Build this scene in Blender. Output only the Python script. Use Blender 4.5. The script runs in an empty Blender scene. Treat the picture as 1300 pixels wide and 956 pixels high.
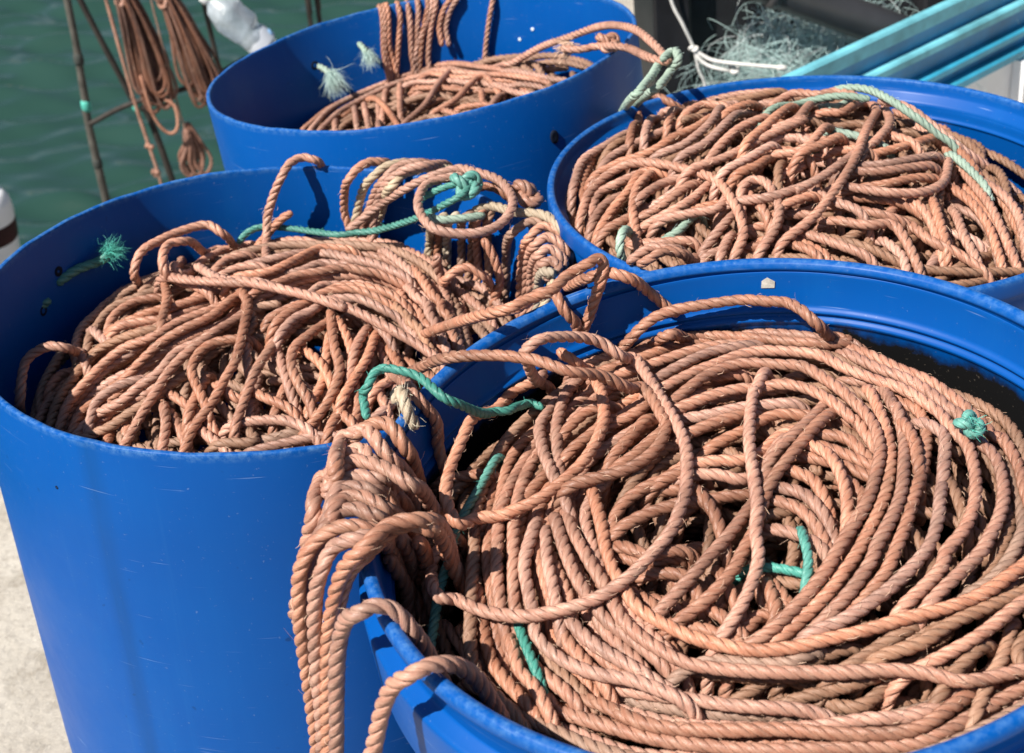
import bpy, math, random
import numpy as np
from mathutils import Matrix, Vector
R_ = math.radians
scene = bpy.context.scene
COL = scene.collection
random.seed(4)

RR = 0.0054          # rope radius
GRID = 0.003
# ------------------------------------------------------------------ rope laying
class Heap:
    """Underside map of what is already laid in one drum (drum coordinates, rim plane at w = 0, stored as -w).
    Strands are laid from the top of the heap downwards: each one lies on the heap's surface or slips under what is there."""
    def __init__(self, R, ref, depth):
        self.R = R; self.n = int(2 * R / GRID) + 12
        self.o = -self.n * GRID / 2
        a = self.o + (np.arange(self.n) + .5) * GRID
        U, V = np.meshgrid(a, a, indexing='ij')
        self.H = -ref(U, V) - RR * 0.9; self.S0 = -ref(U, V)
        k = int(np.ceil(RR / GRID))
        off = [(i, j) for i in range(-k, k + 1) for j in range(-k, k + 1) if np.hypot(i, j) * GRID <= RR]
        self.off = np.array(off)
        d = np.hypot(self.off[:, 0], self.off[:, 1]) * GRID
        self.cap = np.sqrt(np.maximum(RR * RR - d * d, 0)) * 0.9
    def cells(self, P):
        ij = np.floor((P[:, :2] - self.o) / GRID).astype(int)
        ij = np.clip(ij, 4, self.n - 5)
        c = ij[:, None, :] + self.off[None]
        return c[..., 0], c[..., 1]
    def support(self, P):
        i, j = self.cells(P)
        return (self.H[i, j] + self.cap[None]).max(1)
    def stamp(self, P):
        i, j = self.cells(P)
        np.maximum.at(self.H, (i, j), P[:, 2][:, None] + self.cap[None] * 0.9)

def catmull(C, per):
    C = np.asarray(C, float)
    if len(C) == 2: C = np.array([C[0], (C[0] + C[1]) / 2, C[1]])
    Q = np.vstack([2 * C[0] - C[1], C, 2 * C[-1] - C[-2]])
    out = []; t = np.linspace(0, 1, per, endpoint=False)[:, None]
    for k in range(len(C) - 1):
        p0, p1, p2, p3 = Q[k:k + 4]
        out.append(.5 * (2 * p1 + (p2 - p0) * t + (2 * p0 - 5 * p1 + 4 * p2 - p3) * t ** 2 + (3 * p1 - p0 - 3 * p2 + p3) * t ** 3))
    out.append(C[-1:])
    return np.vstack(out)

def gsmooth(z, s):
    k = int(3 * s) + 1
    g = np.exp(-.5 * (np.arange(-k, k + 1) / s) ** 2); g /= g.sum()
    return np.convolve(np.pad(z, k, mode='edge'), g, mode='valid')

def slide(z, k, fn):
    p = np.pad(z, k, mode='edge')
    return fn(np.lib.stride_tricks.sliding_window_view(p, 2 * k + 1), axis=1)

def lay(heap, ctrl, stamp=True, stiff=7):
    """ctrl: rows (u, v, w or nan). Returns the laid centre line and the height at each control point."""
    lift = .009 if stiff >= 20 else 0.                  # the big loose loops ride a little above the heap
    stiff = stiff % 20
    ctrl = np.asarray(ctrl, float)
    per = 24
    uv = catmull(ctrl[:, :2], per)
    nidx = np.arange(len(ctrl)) * (len(uv) - 1) / (len(ctrl) - 1)
    par = np.arange(len(uv), dtype=float)
    seg = np.r_[0, np.cumsum(np.linalg.norm(np.diff(uv, axis=0), axis=1))]
    ds = 0.004; m = max(6, int(seg[-1] / ds) + 1)
    s = np.linspace(0, seg[-1], m)
    P = np.zeros((m, 3))
    P[:, 0] = np.interp(s, seg, uv[:, 0]); P[:, 1] = np.interp(s, seg, uv[:, 1])
    kp = np.interp(s, seg, par)                         # curve parameter at the samples
    cs = np.interp(nidx, par, seg)                      # arc length at the controls
    raw = heap.support(P)
    inside = np.hypot(P[:, 0], P[:, 1]) < heap.R - 0.010
    sup = slide(slide(raw, stiff, np.max), stiff, np.min)
    sup = np.maximum(gsmooth(sup, stiff * .6), gsmooth(raw, 1.5) - .001)
    free = np.isnan(ctrl[:, 2])
    wc = np.where(free, -np.interp(cs, s, sup), ctrl[:, 2])
    zi = np.interp(kp, np.arange(len(uv)), catmull(np.c_[wc, wc], per)[:, 0])
    e = np.interp(s, cs, np.where(free, 0., 1.)); e = e * e * (3 - 2 * e)
    w = -(1 - e) * (sup - lift) + e * zi
    if (~free).any(): w = gsmooth(w, 2.5)
    P[:, 2] = w
    if stamp:
        q = P[inside] * np.array([1, 1, -1])
        if len(q): heap.stamp(q)
    return P, wc

def dive(P, a, b, n=16, ds=.0035):
    """let the loose ends of a strand turn down into the heap"""
    def tail(p, d):
        d = d / (np.linalg.norm(d) + 1e-9); out = []
        for i in range(n):
            k = min(1., (i + 1) / (n * .55))
            e = d * (1 - .72 * k) + np.array([0, 0, -.95 * k]); e /= np.linalg.norm(e)
            p = p + e * ds; out.append(p)
        return np.array(out)
    if b: P = np.vstack([P, tail(P[-1], P[-1] - P[-3])])
    if a: P = np.vstack([tail(P[0], P[0] - P[2])[::-1], P])
    return P

def filler(heap, R, n, seed):
    rs = np.random.RandomState(seed); out = []
    for k in range(n):
        a0 = rs.uniform(0, 6.28); span = rs.uniform(2.2, 5.5) * rs.choice([-1, 1])
        t = np.linspace(0, 1, 10)
        c = rs.normal(0, .05, 2); r0 = rs.uniform(.04, .25); r1 = r0 + rs.normal(0, .05)
        ex = rs.uniform(.6, 1.0); ph = rs.uniform(0, 3.14)
        a = a0 + span * t
        r = r0 + (r1 - r0) * t + rs.normal(0, .008, 10)
        x = np.cos(a) * r; y = np.sin(a) * r * ex
        u = c[0] + np.cos(ph) * x - np.sin(ph) * y; v = c[1] + np.sin(ph) * x + np.cos(ph) * y
        rad = np.hypot(u, v); lim = R - .03
        f = np.where(rad > lim, lim / np.maximum(rad, 1e-6), 1.)
        P, _ = lay(heap, np.c_[u * f, v * f, np.full(10, np.nan)])
        out.append(P)
    return out
PILE = {  # surface of the heap in each drum: edge level, rise at the middle, slope in u and v
 'A': (-.095, .045, -.01, .02),
 'B': (-.135, .090, .01, .04),
 'C': (-.130, .040, .03, .02),
 'D': (-.058, .088, -.04, .034)}
def ref_fn(k, R):
    e, d, su, sv = PILE[k]
    return lambda u, v: e + d * (1 - (u * u + v * v) / (R * R)) + su * u / R + sv * v / R
STRANDS = {
 'A': [
  ('hank_A','o',7,'-218 6 -160 -226 6 -105 -232 6 -50 -234 -4 -20 -237 -35 16 -250 -29 16 -265 -34 16 -283 -52 16 -302 -50 -2 -313 -50 -26 -322 -50 -51 -332 -50 -83 -340 -50 -121 -349 -50 -180'),
  ('hank_A','o',7,'-264 88 -160 -272 90 -105 -263 87 -50 -269 66 -14 -282 64 6 -293 83 6 -303 77 10 -314 77 0 -311 20 28 -319 20 10'),
  ('hank_A','o',7,'-247 30 -160 -256 31 -105 -261 32 -50 -262 9 -14 -271 13 10 -285 31 10 -298 28 12 -310 20 8 -315 -10 19 -328 -10 -14 -338 -10 -41 -346 -10 -73 -354 -10 -120'),
  ('hank_A','o',7,'-255 25 -160 -263 26 -105 -268 26 -50 -269 4 -14 -273 -11 12 -287 5 12 -305 5 14 -314 -25 25 -324 -25 12 -336 -25 -9 -346 -25 -35 -352 -25 -61 -356 -25 -91'),
  ('hank_A','o',7,'-253 55 -160 -261 57 -105 -267 58 -50 -270 51 -20 -278 34 12 -294 38 12 -306 29 12 -311 -5 26 -319 -5 12 -328 -5 -9 -338 -5 -35 -347 -5 -65'),
  ('hank_A','o',7,'-270 44 0 -265 48 -20 -264 55 -45 -266 64 -70'),
  ('hank_A','o',7,'-254 -4 -8 -251 2 -35 -254 14 -70 -263 20 -100'),
  ('hank_A','o',7,'-267 -4 -5 -263 5 -35 -266 17 -70 -272 25 -100'),
  ('hank_A','o',7,'-277 -10 -5 -275 -5 -35 -271 0 -70 -273 3 -105 -276 -7 -130'),
  ('hank_A','o',7,'-194 -135 -160 -201 -140 -105 -205 -143 -50 -213 -149 -20 -228 -163 6 -242 -174 18 -254 -179 18 -266 -172 4 -275 -170 -11 -285 -170 -37 -298 -170 -92'),
  ('hank_A','o',7,'-233 -99 -160 -241 -102 -105 -246 -105 -50 -248 -108 -20 -254 -114 4 -263 -111 14 -276 -112 20 -289 -116 20 -305 -100 -5 -313 -100 -23 -319 -100 -42 -324 -100 -68 -329 -100 -108 -340 -100 -169'),
  ('hank_A','o',7,'-218 10 -160 -226 10 -105 -232 11 -50 -231 0 -20 -234 -25 12 -246 -37 28 -264 -42 28 -283 -62 30 -301 -60 13 -312 -60 -9 -322 -60 -37 -330 -60 -60 -336 -60 -85 -341 -60 -110 -348 -60 -156 -358 -60 -214'),
  ('hank_A','o',7,'-262 12 -160 -271 12 -105 -276 13 -50 -277 -10 -14 -277 -39 18 -289 -49 30 -307 -47 20 -318 -55 14 -328 -55 -8 -337 -55 -31 -340 -55 -55 -343 -55 -84 -347 -55 -119 -354 -55 -168 -363 -55 -219'),
  ('hank_A','o',7,'-261 14 -160 -269 14 -105 -275 14 -50 -275 -8 -14 -277 -33 20 -293 -34 28 -306 -34 28 -319 -36 20 -332 -40 13 -342 -40 -4 -349 -40 -24 -353 -40 -48 -356 -40 -80 -357 -40 -117 -360 -40 -156 -365 -40 -200 -373 -40 -248'),
  ('hank_A','o',7,'-255 30 -160 -263 31 -105 -268 31 -50 -269 8 -14 -275 -19 22 -292 -10 22 -307 -14 22 -318 -30 23 -329 -30 8 -340 -30 -11 -347 -30 -30 -352 -30 -50 -355 -30 -82'),
  ('hank_A','o',7,'-251 33 -160 -260 34 -105 -265 35 -50 -266 12 -14 -270 -10 22 -285 2 22 -301 3 22 -309 -20 29 -320 -20 13 -332 -20 -8 -343 -20 -39 -351 -20 -67 -354 -20 -96'),
  ('hank_A','o',7,'-256 52 -160 -265 53 -105 -270 54 -50 -272 44 -20 -278 13 20 -293 18 20 -305 12 20 -312 -10 26 -320 -10 12 -327 -10 -6 -343 -10 -48 -351 -10 -76'),
  ('hank_A','o',7,'-250 57 -160 -258 59 -105 -264 60 -50 -268 58 -20 -275 29 18 -291 33 18 -303 27 18 -309 0 27 -319 0 11 -326 0 -8 -335 0 -34 -347 0 -74'),
  ('hank_A','o',7,'-226 52 -160 -234 53 -105 -239 55 -50 -244 43 -20 -251 16 20 -272 37 20 -294 50 20 -309 41 22 -323 45 8 -325 0 24 -332 0 6 -339 0 -15 -344 0 -39 -348 0 -63'),
  ('hank_A','o',7,'-254 98 -160 -262 101 -105 -259 99 -50 -266 78 -14 -275 78 10 -288 101 10 -300 99 14 -310 97 4 -306 30 39 -314 30 20 -322 30 -2'),
  ('hank_A','o',7,'-243 101 -160 -251 104 -105 -256 106 -50 -256 93 -20 -259 87 10 -271 102 14 -286 103 14 -300 100 8 -317 126 -20 -305 30 36 -313 30 16'),
  ('frayed_tail','b',7,'-265 132 12 -261 147 12 -255 121 20 -255 123 0 -250 119 -20'),
  ('teal_rope','t',7,'-286 105 20 -289 133 20 -284 126 36 -273 142 40 -255 137 40 -240 132 30 -221 106 30 -203 120 0 -188 150 -30 -173 156 -30 -159 197 -60 -147 190 -60'),
  ('coil','o',29,'-144 237 9999 -154 179 16 -126 193 10 -104 210 -6 -88 216 -18 -73 212 -30 -60 230 9999 -52 196 9999 -45 155 9999 -38 117 9999 -38 117 9999 -35 83 9999 -39 48 9999 -45 21 9999 -49 11 9999 -61 -14 9999 -78 -33 9999 -98 -51 9999 -122 -64 9999 -145 -68 9999 -172 -67 9999 -190 -62 9999 -212 -49 9999 -231 -33 9999 -241 -38 -50 -247 -24 -50 -249 15 9999 -239 36 9999'),
  ('coil','o',29,'-285 309 -85 -258 248 -40 -218 185 12 -164 160 20 -145 153 16 -125 139 16 -113 139 8 -93 152 -8 -76 155 -22 -61 177 9999 -52 153 9999 -48 125 9999 -46 114 9999 -54 91 9999 -66 76 9999 -83 65 9999 -103 61 9999 -123 59 9999'),
  ('coil','o',29,'-126 207 -12 -112 202 -22 -100 224 9999 -95 187 9999 -94 187 9999 -95 148 9999 -102 118 9999 -118 87 9999 -137 67 9999 -161 51 9999 -183 45 9999 -192 44 9999 -211 47 9999 -224 32 -40 -231 51 -40 -232 67 -35 -226 97 -35 -215 125 -30 -203 155 -30 -176 214 9999 -157 228 9999'),
  ('coil','o',7,'51 272 9999 68 269 9999 92 261 9999 117 251 9999 133 243 9999'),
  ('coil','o',7,'-78 266 9999 -50 258 -35 -20 265 -30 9 267 -30 43 266 -30 67 258 -30 85 255 -35 104 229 -35 125 247 9999 138 240 9999 116 240 9999 82 249 9999 66 257 9999 41 267 9999 24 273 9999 -1 277 9999 -26 251 -35 -38 275 9999 -47 273 9999'),
  ('teal_rope2','t',7,'-195 127 9999 -208 97 9999 -221 71 9999 -230 49 9999 -237 21 9999 -245 -7 9999 -249 -31 9999 -254 -61 9999'),
  ('coil','o',7,'-110 330 -30 -92 276 12 -77 269 20 -55 259 20 -37 275 -12 -18 277 -38 -12 277 -50'),
  ('coil','o',7,'-196 304 -30 -160 252 8 -134 268 8 -122 268 8 -115 252 4 -105 256 -24 -108 255 -42'),
  ('coil','o',7,'-269 448 -135 -243 391 -92 -204 257 0 -169 210 35 -144 219 35 -123 228 35 -108 247 35 -87 256 40 -74 268 40 -78 260 30 -85 264 -8 -98 259 -28 -104 257 -42'),
  ('coil','o',7,'-230 123 9999 -220 122 9999 -208 122 9999'),
  ('coil','o',7,'-276 233 -30 -252 151 12 -236 145 -8 -236 145 -35 -239 141 -60 -237 133 9999'),
  ('coil','o',7,'-137 203 9999 -148 176 9999 -152 159 9999 -151 124 9999 -145 88 9999 -138 53 9999'),
  ('coil','o',7,'-111 230 9999 -126 204 9999 -135 167 9999 -137 155 9999 -139 120 9999 -139 91 9999 -135 57 9999'),
  ('coil','o',7,'-192 -78 9999 -188 -103 9999 -180 -115 9999 -173 -134 9999'),
  ('coil','o',7,'-115 53 9999 -113 26 9999 -112 -1 9999 -113 0 9999 -110 -28 9999 -104 -51 9999 -95 -74 9999 -80 -90 9999 -63 -105 9999 -43 -116 9999 -23 -124 9999 -11 -126 9999 11 -126 9999 35 -122 9999 61 -118 9999 84 -112 9999 115 -105 9999 138 -98 9999 160 -87 9999 191 -65 9999 223 -43 9999'),
  ('coil','o',7,'-134 66 9999 -139 55 9999 -135 17 9999 -125 -22 9999 -116 -50 9999 -110 -76 9999 -99 -96 9999 -84 -113 9999 -66 -128 9999 -40 -137 9999 -15 -143 9999 13 -147 9999 40 -150 9999 74 -151 9999 100 -157 9999 119 -163 9999 162 -155 9999'),
  ('coil','o',7,'-157 18 9999 -158 -11 9999 -156 -36 9999 -155 -60 9999'),
  ('coil','o',7,'-166 31 9999 -176 -6 9999 -175 -36 9999 -173 -62 9999 -173 -77 9999 -159 -100 9999 -136 -119 9999 -109 -131 9999 -84 -148 9999'),
  ('coil','o',7,'-146 -71 9999 -133 -94 9999 -118 -110 9999 -103 -123 9999 -86 -137 9999'),
  ('coil','o',7,'-147 29 9999 -143 -6 9999 -137 -35 9999 -129 -56 9999 -120 -76 9999 -105 -92 9999 -92 -108 9999'),
  ('teal_short3','t',7,'-186 -54 9999 -183 -73 9999 -177 -100 9999'),
  ('coil','o',7,'129 245 9999 147 220 9999 166 192 9999 186 170 9999 199 144 9999 211 111 9999 218 81 9999 223 83 9999 225 50 9999 220 17 9999 217 -19 9999'),
  ('coil','o',7,'132 215 9999 150 189 9999 169 170 9999 184 144 9999 193 119 9999 197 116 9999 201 81 9999 209 54 9999 203 16 9999 189 -16 9999 167 -48 9999 164 -52 9999 144 -70 9999 124 -87 9999 113 -97 9999'),
  ('coil','o',7,'-45 184 9999 -14 202 9999 15 217 9999 40 229 9999 64 230 9999 102 217 9999 122 190 9999 144 167 9999 163 149 9999 181 116 9999 185 91 9999 191 69 9999 186 34 9999 176 2 9999 159 -28 9999 137 -52 9999 131 -65 9999 114 -82 9999 96 -97 9999'),
  ('coil','o',7,'-30 168 9999 3 198 9999 31 210 9999 55 206 9999 66 202 9999 85 195 9999 100 169 9999 113 138 9999 120 110 9999 122 91 9999 118 62 9999 107 33 9999 93 4 9999 75 -22 9999 56 -48 9999 47 -61 9999 26 -84 9999 4 -103 9999 -7 -110 9999 -22 -117 9999'),
  ('coil','o',7,'46 182 9999 34 156 9999 36 164 9999 26 128 9999 17 84 9999 13 47 9999 9 10 9999 2 -19 9999 -1 -46 9999 -15 -76 9999 -29 -95 9999 -41 -108 9999'),
  ('coil','o',7,'-29 150 9999 6 163 9999 29 170 9999 55 172 9999 75 162 9999 93 140 9999 108 110 9999 110 112 9999 115 94 9999 118 78 9999'),
  ('coil','o',7,'100 133 9999 60 81 9999 26 38 9999 14 16 9999 4 -7 9999 -15 -40 9999 -19 -48 9999 -43 -74 9999 -70 -89 9999'),
  ('coil','o',7,'92 142 9999 59 97 9999 32 68 9999 19 41 9999 3 15 9999 -16 -14 9999 -36 -36 9999 -54 -55 9999 -82 -79 9999'),
  ('coil','o',7,'148 94 9999 149 73 9999 145 50 9999'),
  ('coil','d',7,'166 28 9999 166 7 9999 165 -5 9999'),
  ('coil','o',7,'169 98 9999 176 83 9999 167 52 9999 151 9 9999 141 -19 9999 124 -49 9999 93 -79 9999 70 -95 9999 47 -108 9999 27 -114 9999'),
  ('coil','o',7,'126 184 9999 145 169 9999 146 124 9999 148 130 9999 145 93 9999 134 50 9999 121 11 9999 105 -18 9999 88 -43 9999 80 -58 9999 59 -83 9999 41 -98 9999 21 -111 9999'),
  ('coil','o',7,'137 195 9999 149 161 9999 168 131 9999 166 99 9999 150 51 9999 132 14 9999 116 -21 9999 99 -51 9999 89 -67 9999 73 -82 9999 57 -94 9999'),
  ('coil','o',7,'132 144 9999 132 103 9999 126 61 9999 113 22 9999 97 -8 9999 76 -42 9999 65 -57 9999 45 -80 9999 24 -96 9999 1 -111 9999'),
  ('coil','d',7,'220 48 9999 215 13 9999 207 -19 9999 202 -31 9999 183 -57 9999 163 -74 9999 150 -79 9999'),
  ('teal_short1','t',7,'37 -27 9999 36 -46 9999 33 -59 9999 28 -73 9999'),
  ('teal_short2','t',7,'2 -42 9999 14 -46 9999 32 -55 9999'),
  ('coil','o',7,'86 -148 9999 112 -139 9999 143 -124 9999 179 -99 9999 209 -82 9999'),
  ('coil','d',7,'71 -137 9999 97 -131 9999 118 -118 9999 143 -105 9999 185 -84 9999 209 -68 9999'),
  ('coil','d',7,'-71 -127 9999 -52 -120 9999 -31 -126 9999 2 -133 9999 14 -129 9999'),
  ('coil','d',7,'11 -129 9999 26 -124 9999 41 -120 9999'),
  ('coil','d',7,'171 -125 9999 164 -135 9999 165 -149 9999'),
  ('coil','d',7,'36 -143 9999 61 -130 9999 89 -115 9999'),
  ('coil','d',7,'135 -133 9999 115 -149 9999 101 -165 9999'),
  ('coil','d',7,'169 -107 9999 153 -136 9999 138 -155 9999 122 -179 9999'),
  ('coil','o',7,'-60 -86 9999 -47 -93 9999 -34 -103 9999'),
  ('coil','o',7,'3 -66 9999 3 -89 9999 -3 -102 9999'),
  ('coil','o',7,'-21 -94 9999 -8 -81 9999 -3 -82 9999'),
  ('coil','o',7,'-28 -49 9999 -25 -64 9999 -22 -81 9999'),
  ('coil','o',7,'-47 -72 9999 -38 -82 9999 -32 -91 9999'),
  ('coil','o',7,'8 -56 9999 14 -74 9999 15 -92 9999'),
  ('coil','o',7,'-7 -34 9999 -3 -53 9999 -2 -75 9999'),
  ('coil','o',7,'67 81 9999 77 63 9999 80 34 9999 78 6 9999 72 -17 9999'),
  ('coil','o',7,'89 34 9999 93 19 9999 86 1 9999'),
  ('coil','o',7,'24 -8 9999 38 -18 9999 48 -31 9999 52 -50 9999'),
  ('coil','o',7,'25 26 9999 41 13 9999 51 -11 9999 54 -34 9999'),
  ('coil','o',7,'30 38 9999 48 25 9999 59 -2 9999 61 -26 9999'),
  ('coil','o',7,'44 56 9999 59 40 9999 64 13 9999 64 -20 9999'),
  ('coil','o',7,'103 127 9999 113 116 9999 121 103 9999'),
  ('coil','o',7,'58 78 9999 81 64 9999 104 41 9999'),
  ('coil','o',7,'67 90 9999 84 78 9999 108 53 9999'),
  ('coil','o',7,'79 98 9999 98 89 9999 110 62 9999'),
  ('coil','o',7,'-166 83 9999 -153 101 9999 -141 117 9999'),
  ('coil','o',7,'-126 151 9999 -111 167 9999 -98 172 9999'),
  ('coil','o',7,'-124 119 9999 -109 132 9999 -96 145 9999'),
  ('coil','o',7,'-32 31 9999 -25 9 9999 -23 -12 9999'),
  ('coil','o',7,'-76 -35 9999 -57 -41 9999 -52 -55 9999'),
  ('coil','o',7,'-92 -51 9999 -83 -64 9999 -79 -73 9999'),
  ('coil','o',7,'-92 -44 9999 -78 -50 9999 -68 -60 9999'),
  ('coil','o',7,'-94 -15 9999 -80 -26 9999 -66 -25 9999'),
  ('coil','o',7,'-96 -16 9999 -84 -25 9999 -71 -23 9999'),
  ('coil','o',7,'-89 1 9999 -81 -9 9999 -71 -25 9999'),
  ('coil','o',7,'-78 -3 9999 -61 -2 9999 -45 0 9999'),
  ('coil','o',7,'-108 7 9999 -99 28 9999 -83 43 9999 -65 53 9999'),
  ('coil','o',7,'-93 10 9999 -73 19 9999 -47 24 9999'),
  ('coil','o',7,'-91 99 9999 -77 117 9999 -65 133 9999'),
  ('coil','o',7,'-91 80 9999 -71 95 9999 -54 112 9999'),
  ('coil','o',7,'-56 54 9999 -44 59 9999'),
  ('coil','o',7,'-66 52 9999 -44 51 9999'),
  ('coil','o',7,'-29 32 9999 -12 34 9999 7 36 9999'),
  ('coil','o',7,'-33 54 9999 -13 51 9999 8 48 9999 43 93 9999'),
  ('coil','o',7,'-34 67 9999 -10 68 9999 11 71 9999 46 108 9999 63 110 9999'),
  ('coil','o',7,'-10 99 9999 4 107 9999 17 113 9999 46 130 9999 74 128 9999'),
  ('coil','o',7,'-29 109 9999 -4 120 9999 22 132 9999'),
  ('coil','o',7,'-28 119 9999 0 130 9999 25 138 9999'),
  ('coil','o',7,'-30 143 9999 -7 143 9999 25 148 9999 58 146 9999'),
  ('coil','o',7,'-34 155 9999 -3 166 9999 31 175 9999 68 179 9999'),
  ('coil','o',7,'-89 146 9999 -66 155 9999 -53 169 9999'),
  ('coil','o',7,'-42 207 9999 -18 223 9999 9 239 9999 38 248 9999 65 258 9999 83 253 9999 107 242 9999'),
  ('coil','o',7,'-87 220 9999 -46 232 9999 -17 243 9999 11 252 9999 39 258 9999'),
  ('coil','o',7,'-91 236 9999 -59 247 9999 -31 260 9999 -4 273 9999 33 275 9999'),
  ('coil','o',7,'-105 257 9999 -79 265 9999 -51 267 9999 -20 276 9999 15 277 9999'),
  ('coil','o',10,'26 185 9999 -8 171 9999 -40 139 9999 -72 104 9999 -99 79 9999 -123 42 9999 -120 -7 9999 -113 -43 9999 -99 -77 9999 -81 -107 9999'),
  ('coil','o',10,'-16 181 9999 -52 149 9999 -87 124 9999 -118 100 9999 -136 65 9999 -140 8 9999 -130 -40 9999 -123 -76 9999 -105 -105 9999'),
  ('coil','o',10,'-37 238 9999 -83 217 9999 -124 171 9999 -160 127 9999 -178 65 9999 -184 9 9999 -187 -41 9999 -185 -80 9999 -157 -122 9999'),
  ('coil','d',10,'-6 277 9999 -57 271 9999 -108 241 9999 -150 203 9999 -186 155 9999 -210 90 9999 -216 20 9999 -221 -39 9999 -221 -91 9999 -195 -137 9999'),
  ('coil','o',10,'9 257 9999 -46 244 9999 -90 225 9999 -131 186 9999 -164 140 9999 -189 71 9999 -197 10 9999 -198 -37 9999 -193 -79 9999 -172 -117 9999'),
  ('coil','o',10,'3 277 9999 -51 262 9999 -95 234 9999 -138 193 9999 -178 144 9999 -193 79 9999 -205 24 9999 -203 -32 9999 -201 -75 9999 -181 -116 9999'),
  ('coil','o',10,'-28 202 9999 -73 170 9999 -108 141 9999 -137 118 9999 -160 65 9999 -165 17 9999 -159 -38 9999 -152 -79 9999 -133 -116 9999'),
  ('coil','o',10,'-11 187 9999 -48 156 9999 -86 126 9999 -105 94 9999 -129 62 9999 -124 11 9999 -121 -34 9999 -109 -72 9999 -89 -103 9999'),
  ('coil','d',10,'-36 241 9999 -80 218 9999 -114 174 9999 -148 135 9999 -172 76 9999 -182 17 9999 -181 -34 9999 -171 -79 9999 -147 -119 9999'),
  ('coil','o',10,'0 277 9999 -47 273 9999 -104 251 9999 -146 209 9999 -185 161 9999 -200 99 9999 -215 35 9999 -214 -29 9999 -208 -84 9999 -184 -131 9999'),
  ('coil','o',10,'10 228 9999 -31 214 9999 -72 195 9999 -116 179 9999 -141 141 9999 -166 85 9999 -172 26 9999 -163 -29 9999 -159 -75 9999 -142 -108 9999'),
  ('coil','o',10,'20 210 9999 -20 206 9999 -60 184 9999 -101 147 9999 -132 126 9999 -150 71 9999 -156 14 9999 -145 -44 9999 -144 -74 9999 -117 -112 9999'),
  ('coil','o',10,'-5 183 9999 -39 161 9999 -68 131 9999 -103 96 9999 -120 63 9999 -114 10 9999 -110 -32 9999 -93 -68 9999 -79 -96 9999'),
  ('coil','o',10,'25 221 9999 -18 206 9999 -56 189 9999 -90 159 9999 -121 125 9999 -142 78 9999 -146 22 9999 -140 -30 9999 -127 -70 9999 -111 -104 9999'),
  ('coil','o',7,'-225 -123 9999 -152 -194 9999 -45 -227 9999 85 -231 9999 189 -173 9999'),
  ('coil','o',10,'-218 -37 9999 -186 -83 9999 -138 -133 9999 -103 -166 9999 -57 -180 9999 -15 -186 9999 38 -196 9999 81 -193 9999 133 -156 9999 184 -130 9999'),
  ('coil','o',10,'-181 -77 9999 -138 -125 9999 -89 -161 9999 -48 -173 9999 -1 -181 9999 43 -181 9999 83 -180 9999 138 -144 9999 196 -116 9999'),
  ('coil','o',10,'-227 -45 9999 -205 -92 9999 -159 -135 9999 -110 -167 9999 -65 -186 9999 -22 -198 9999 28 -201 9999 79 -200 9999 129 -174 9999 182 -148 9999'),
  ('coil','o',10,'-160 -82 9999 -124 -118 9999 -80 -143 9999 -39 -163 9999 7 -171 9999 54 -179 9999 98 -163 9999 149 -129 9999 194 -100 9999'),
  ('coil','d',10,'-221 -101 9999 -172 -151 9999 -127 -184 9999 -77 -201 9999 -31 -211 9999 16 -217 9999 70 -215 9999 121 -197 9999 171 -172 9999'),
  ('coil','o',10,'-242 -27 9999 -211 -88 9999 -165 -137 9999 -120 -174 9999 -72 -188 9999 -30 -200 9999 28 -208 9999 76 -195 9999 125 -174 9999 182 -153 9999'),
  ('coil','o',10,'-225 -24 9999 -196 -83 9999 -152 -130 9999 -108 -159 9999 -56 -176 9999 -15 -185 9999 38 -192 9999 81 -182 9999 133 -158 9999 185 -139 9999'),
  ('coil','d',10,'-204 -34 9999 -170 -76 9999 -129 -114 9999 -84 -143 9999 -44 -159 9999 2 -166 9999 49 -171 9999 97 -156 9999 145 -128 9999 199 -104 9999'),
 ],
 'B': [
  ('hank_B','o',7,'153 210 -190 162 222 -155 167 230 -120 168 229 -93 172 226 -66 178 124 4'),
  ('hank_B','d',7,'210 150 -156 222 159 -121 229 164 -86 229 165 -58 228 166 -36 229 133 2 237 146 12'),
  ('hank_B','o',7,'199 164 -166 210 174 -131 217 180 -96 217 180 -68 216 181 -43 217 129 2 226 138 14'),
  ('hank_B','d',7,'189 176 -170 199 186 -135 206 193 -100 209 190 -70 211 187 -43 215 130 4'),
  ('hank_B','d',7,'179 183 -171 189 193 -136 196 200 -101 198 198 -74 199 197 -48 201 127 4 213 129 12'),
  ('hank_B','b',7,'162 201 -188 172 212 -153 178 219 -118 181 216 -88 182 215 -61 186 123 4 197 125 12'),
  ('hank_B','b',7,'139 218 -191 146 230 -156 152 238 -121 157 234 -96 162 231 -68 169 120 4 184 122 12'),
  ('hank_B2','b',7,'269 -17 -101 274 -17 -61 277 -17 -21 278 -18 -5 286 -16 4 291 -32 4'),
  ('hank_B2','b',7,'268 49 -139 272 49 -99 276 50 -59 277 44 -34 282 -1 4 291 -11 10 282 6 -10'),
  ('hank_B2','o',7,'268 49 -139 272 49 -99 276 50 -59 276 48 -31 280 9 8 289 10 12 298 -1 8 282 -2 -10'),
  ('hank_B2','o',7,'263 69 -150 268 71 -110 271 71 -70 271 70 -38 276 23 10 288 30 15 298 25 12 305 23 -4 277 51 -40'),
  ('hank_B2','o',7,'258 86 -159 263 87 -119 266 88 -79 267 83 -35 274 46 10 288 53 16 302 44 14 311 42 -4 318 79 -45'),
  ('hank_B2','o',7,'253 101 -168 257 103 -128 260 104 -88 262 98 -38 269 65 10 287 77 16 304 66 14 317 64 -4 326 99 -45 330 148 -90'),
  ('hank_B2','b',7,'213 131 12 237 136 12 255 111 18 274 104 18 290 96 18 303 67 20 315 60 8 326 96 -30 333 157 -80'),
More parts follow.
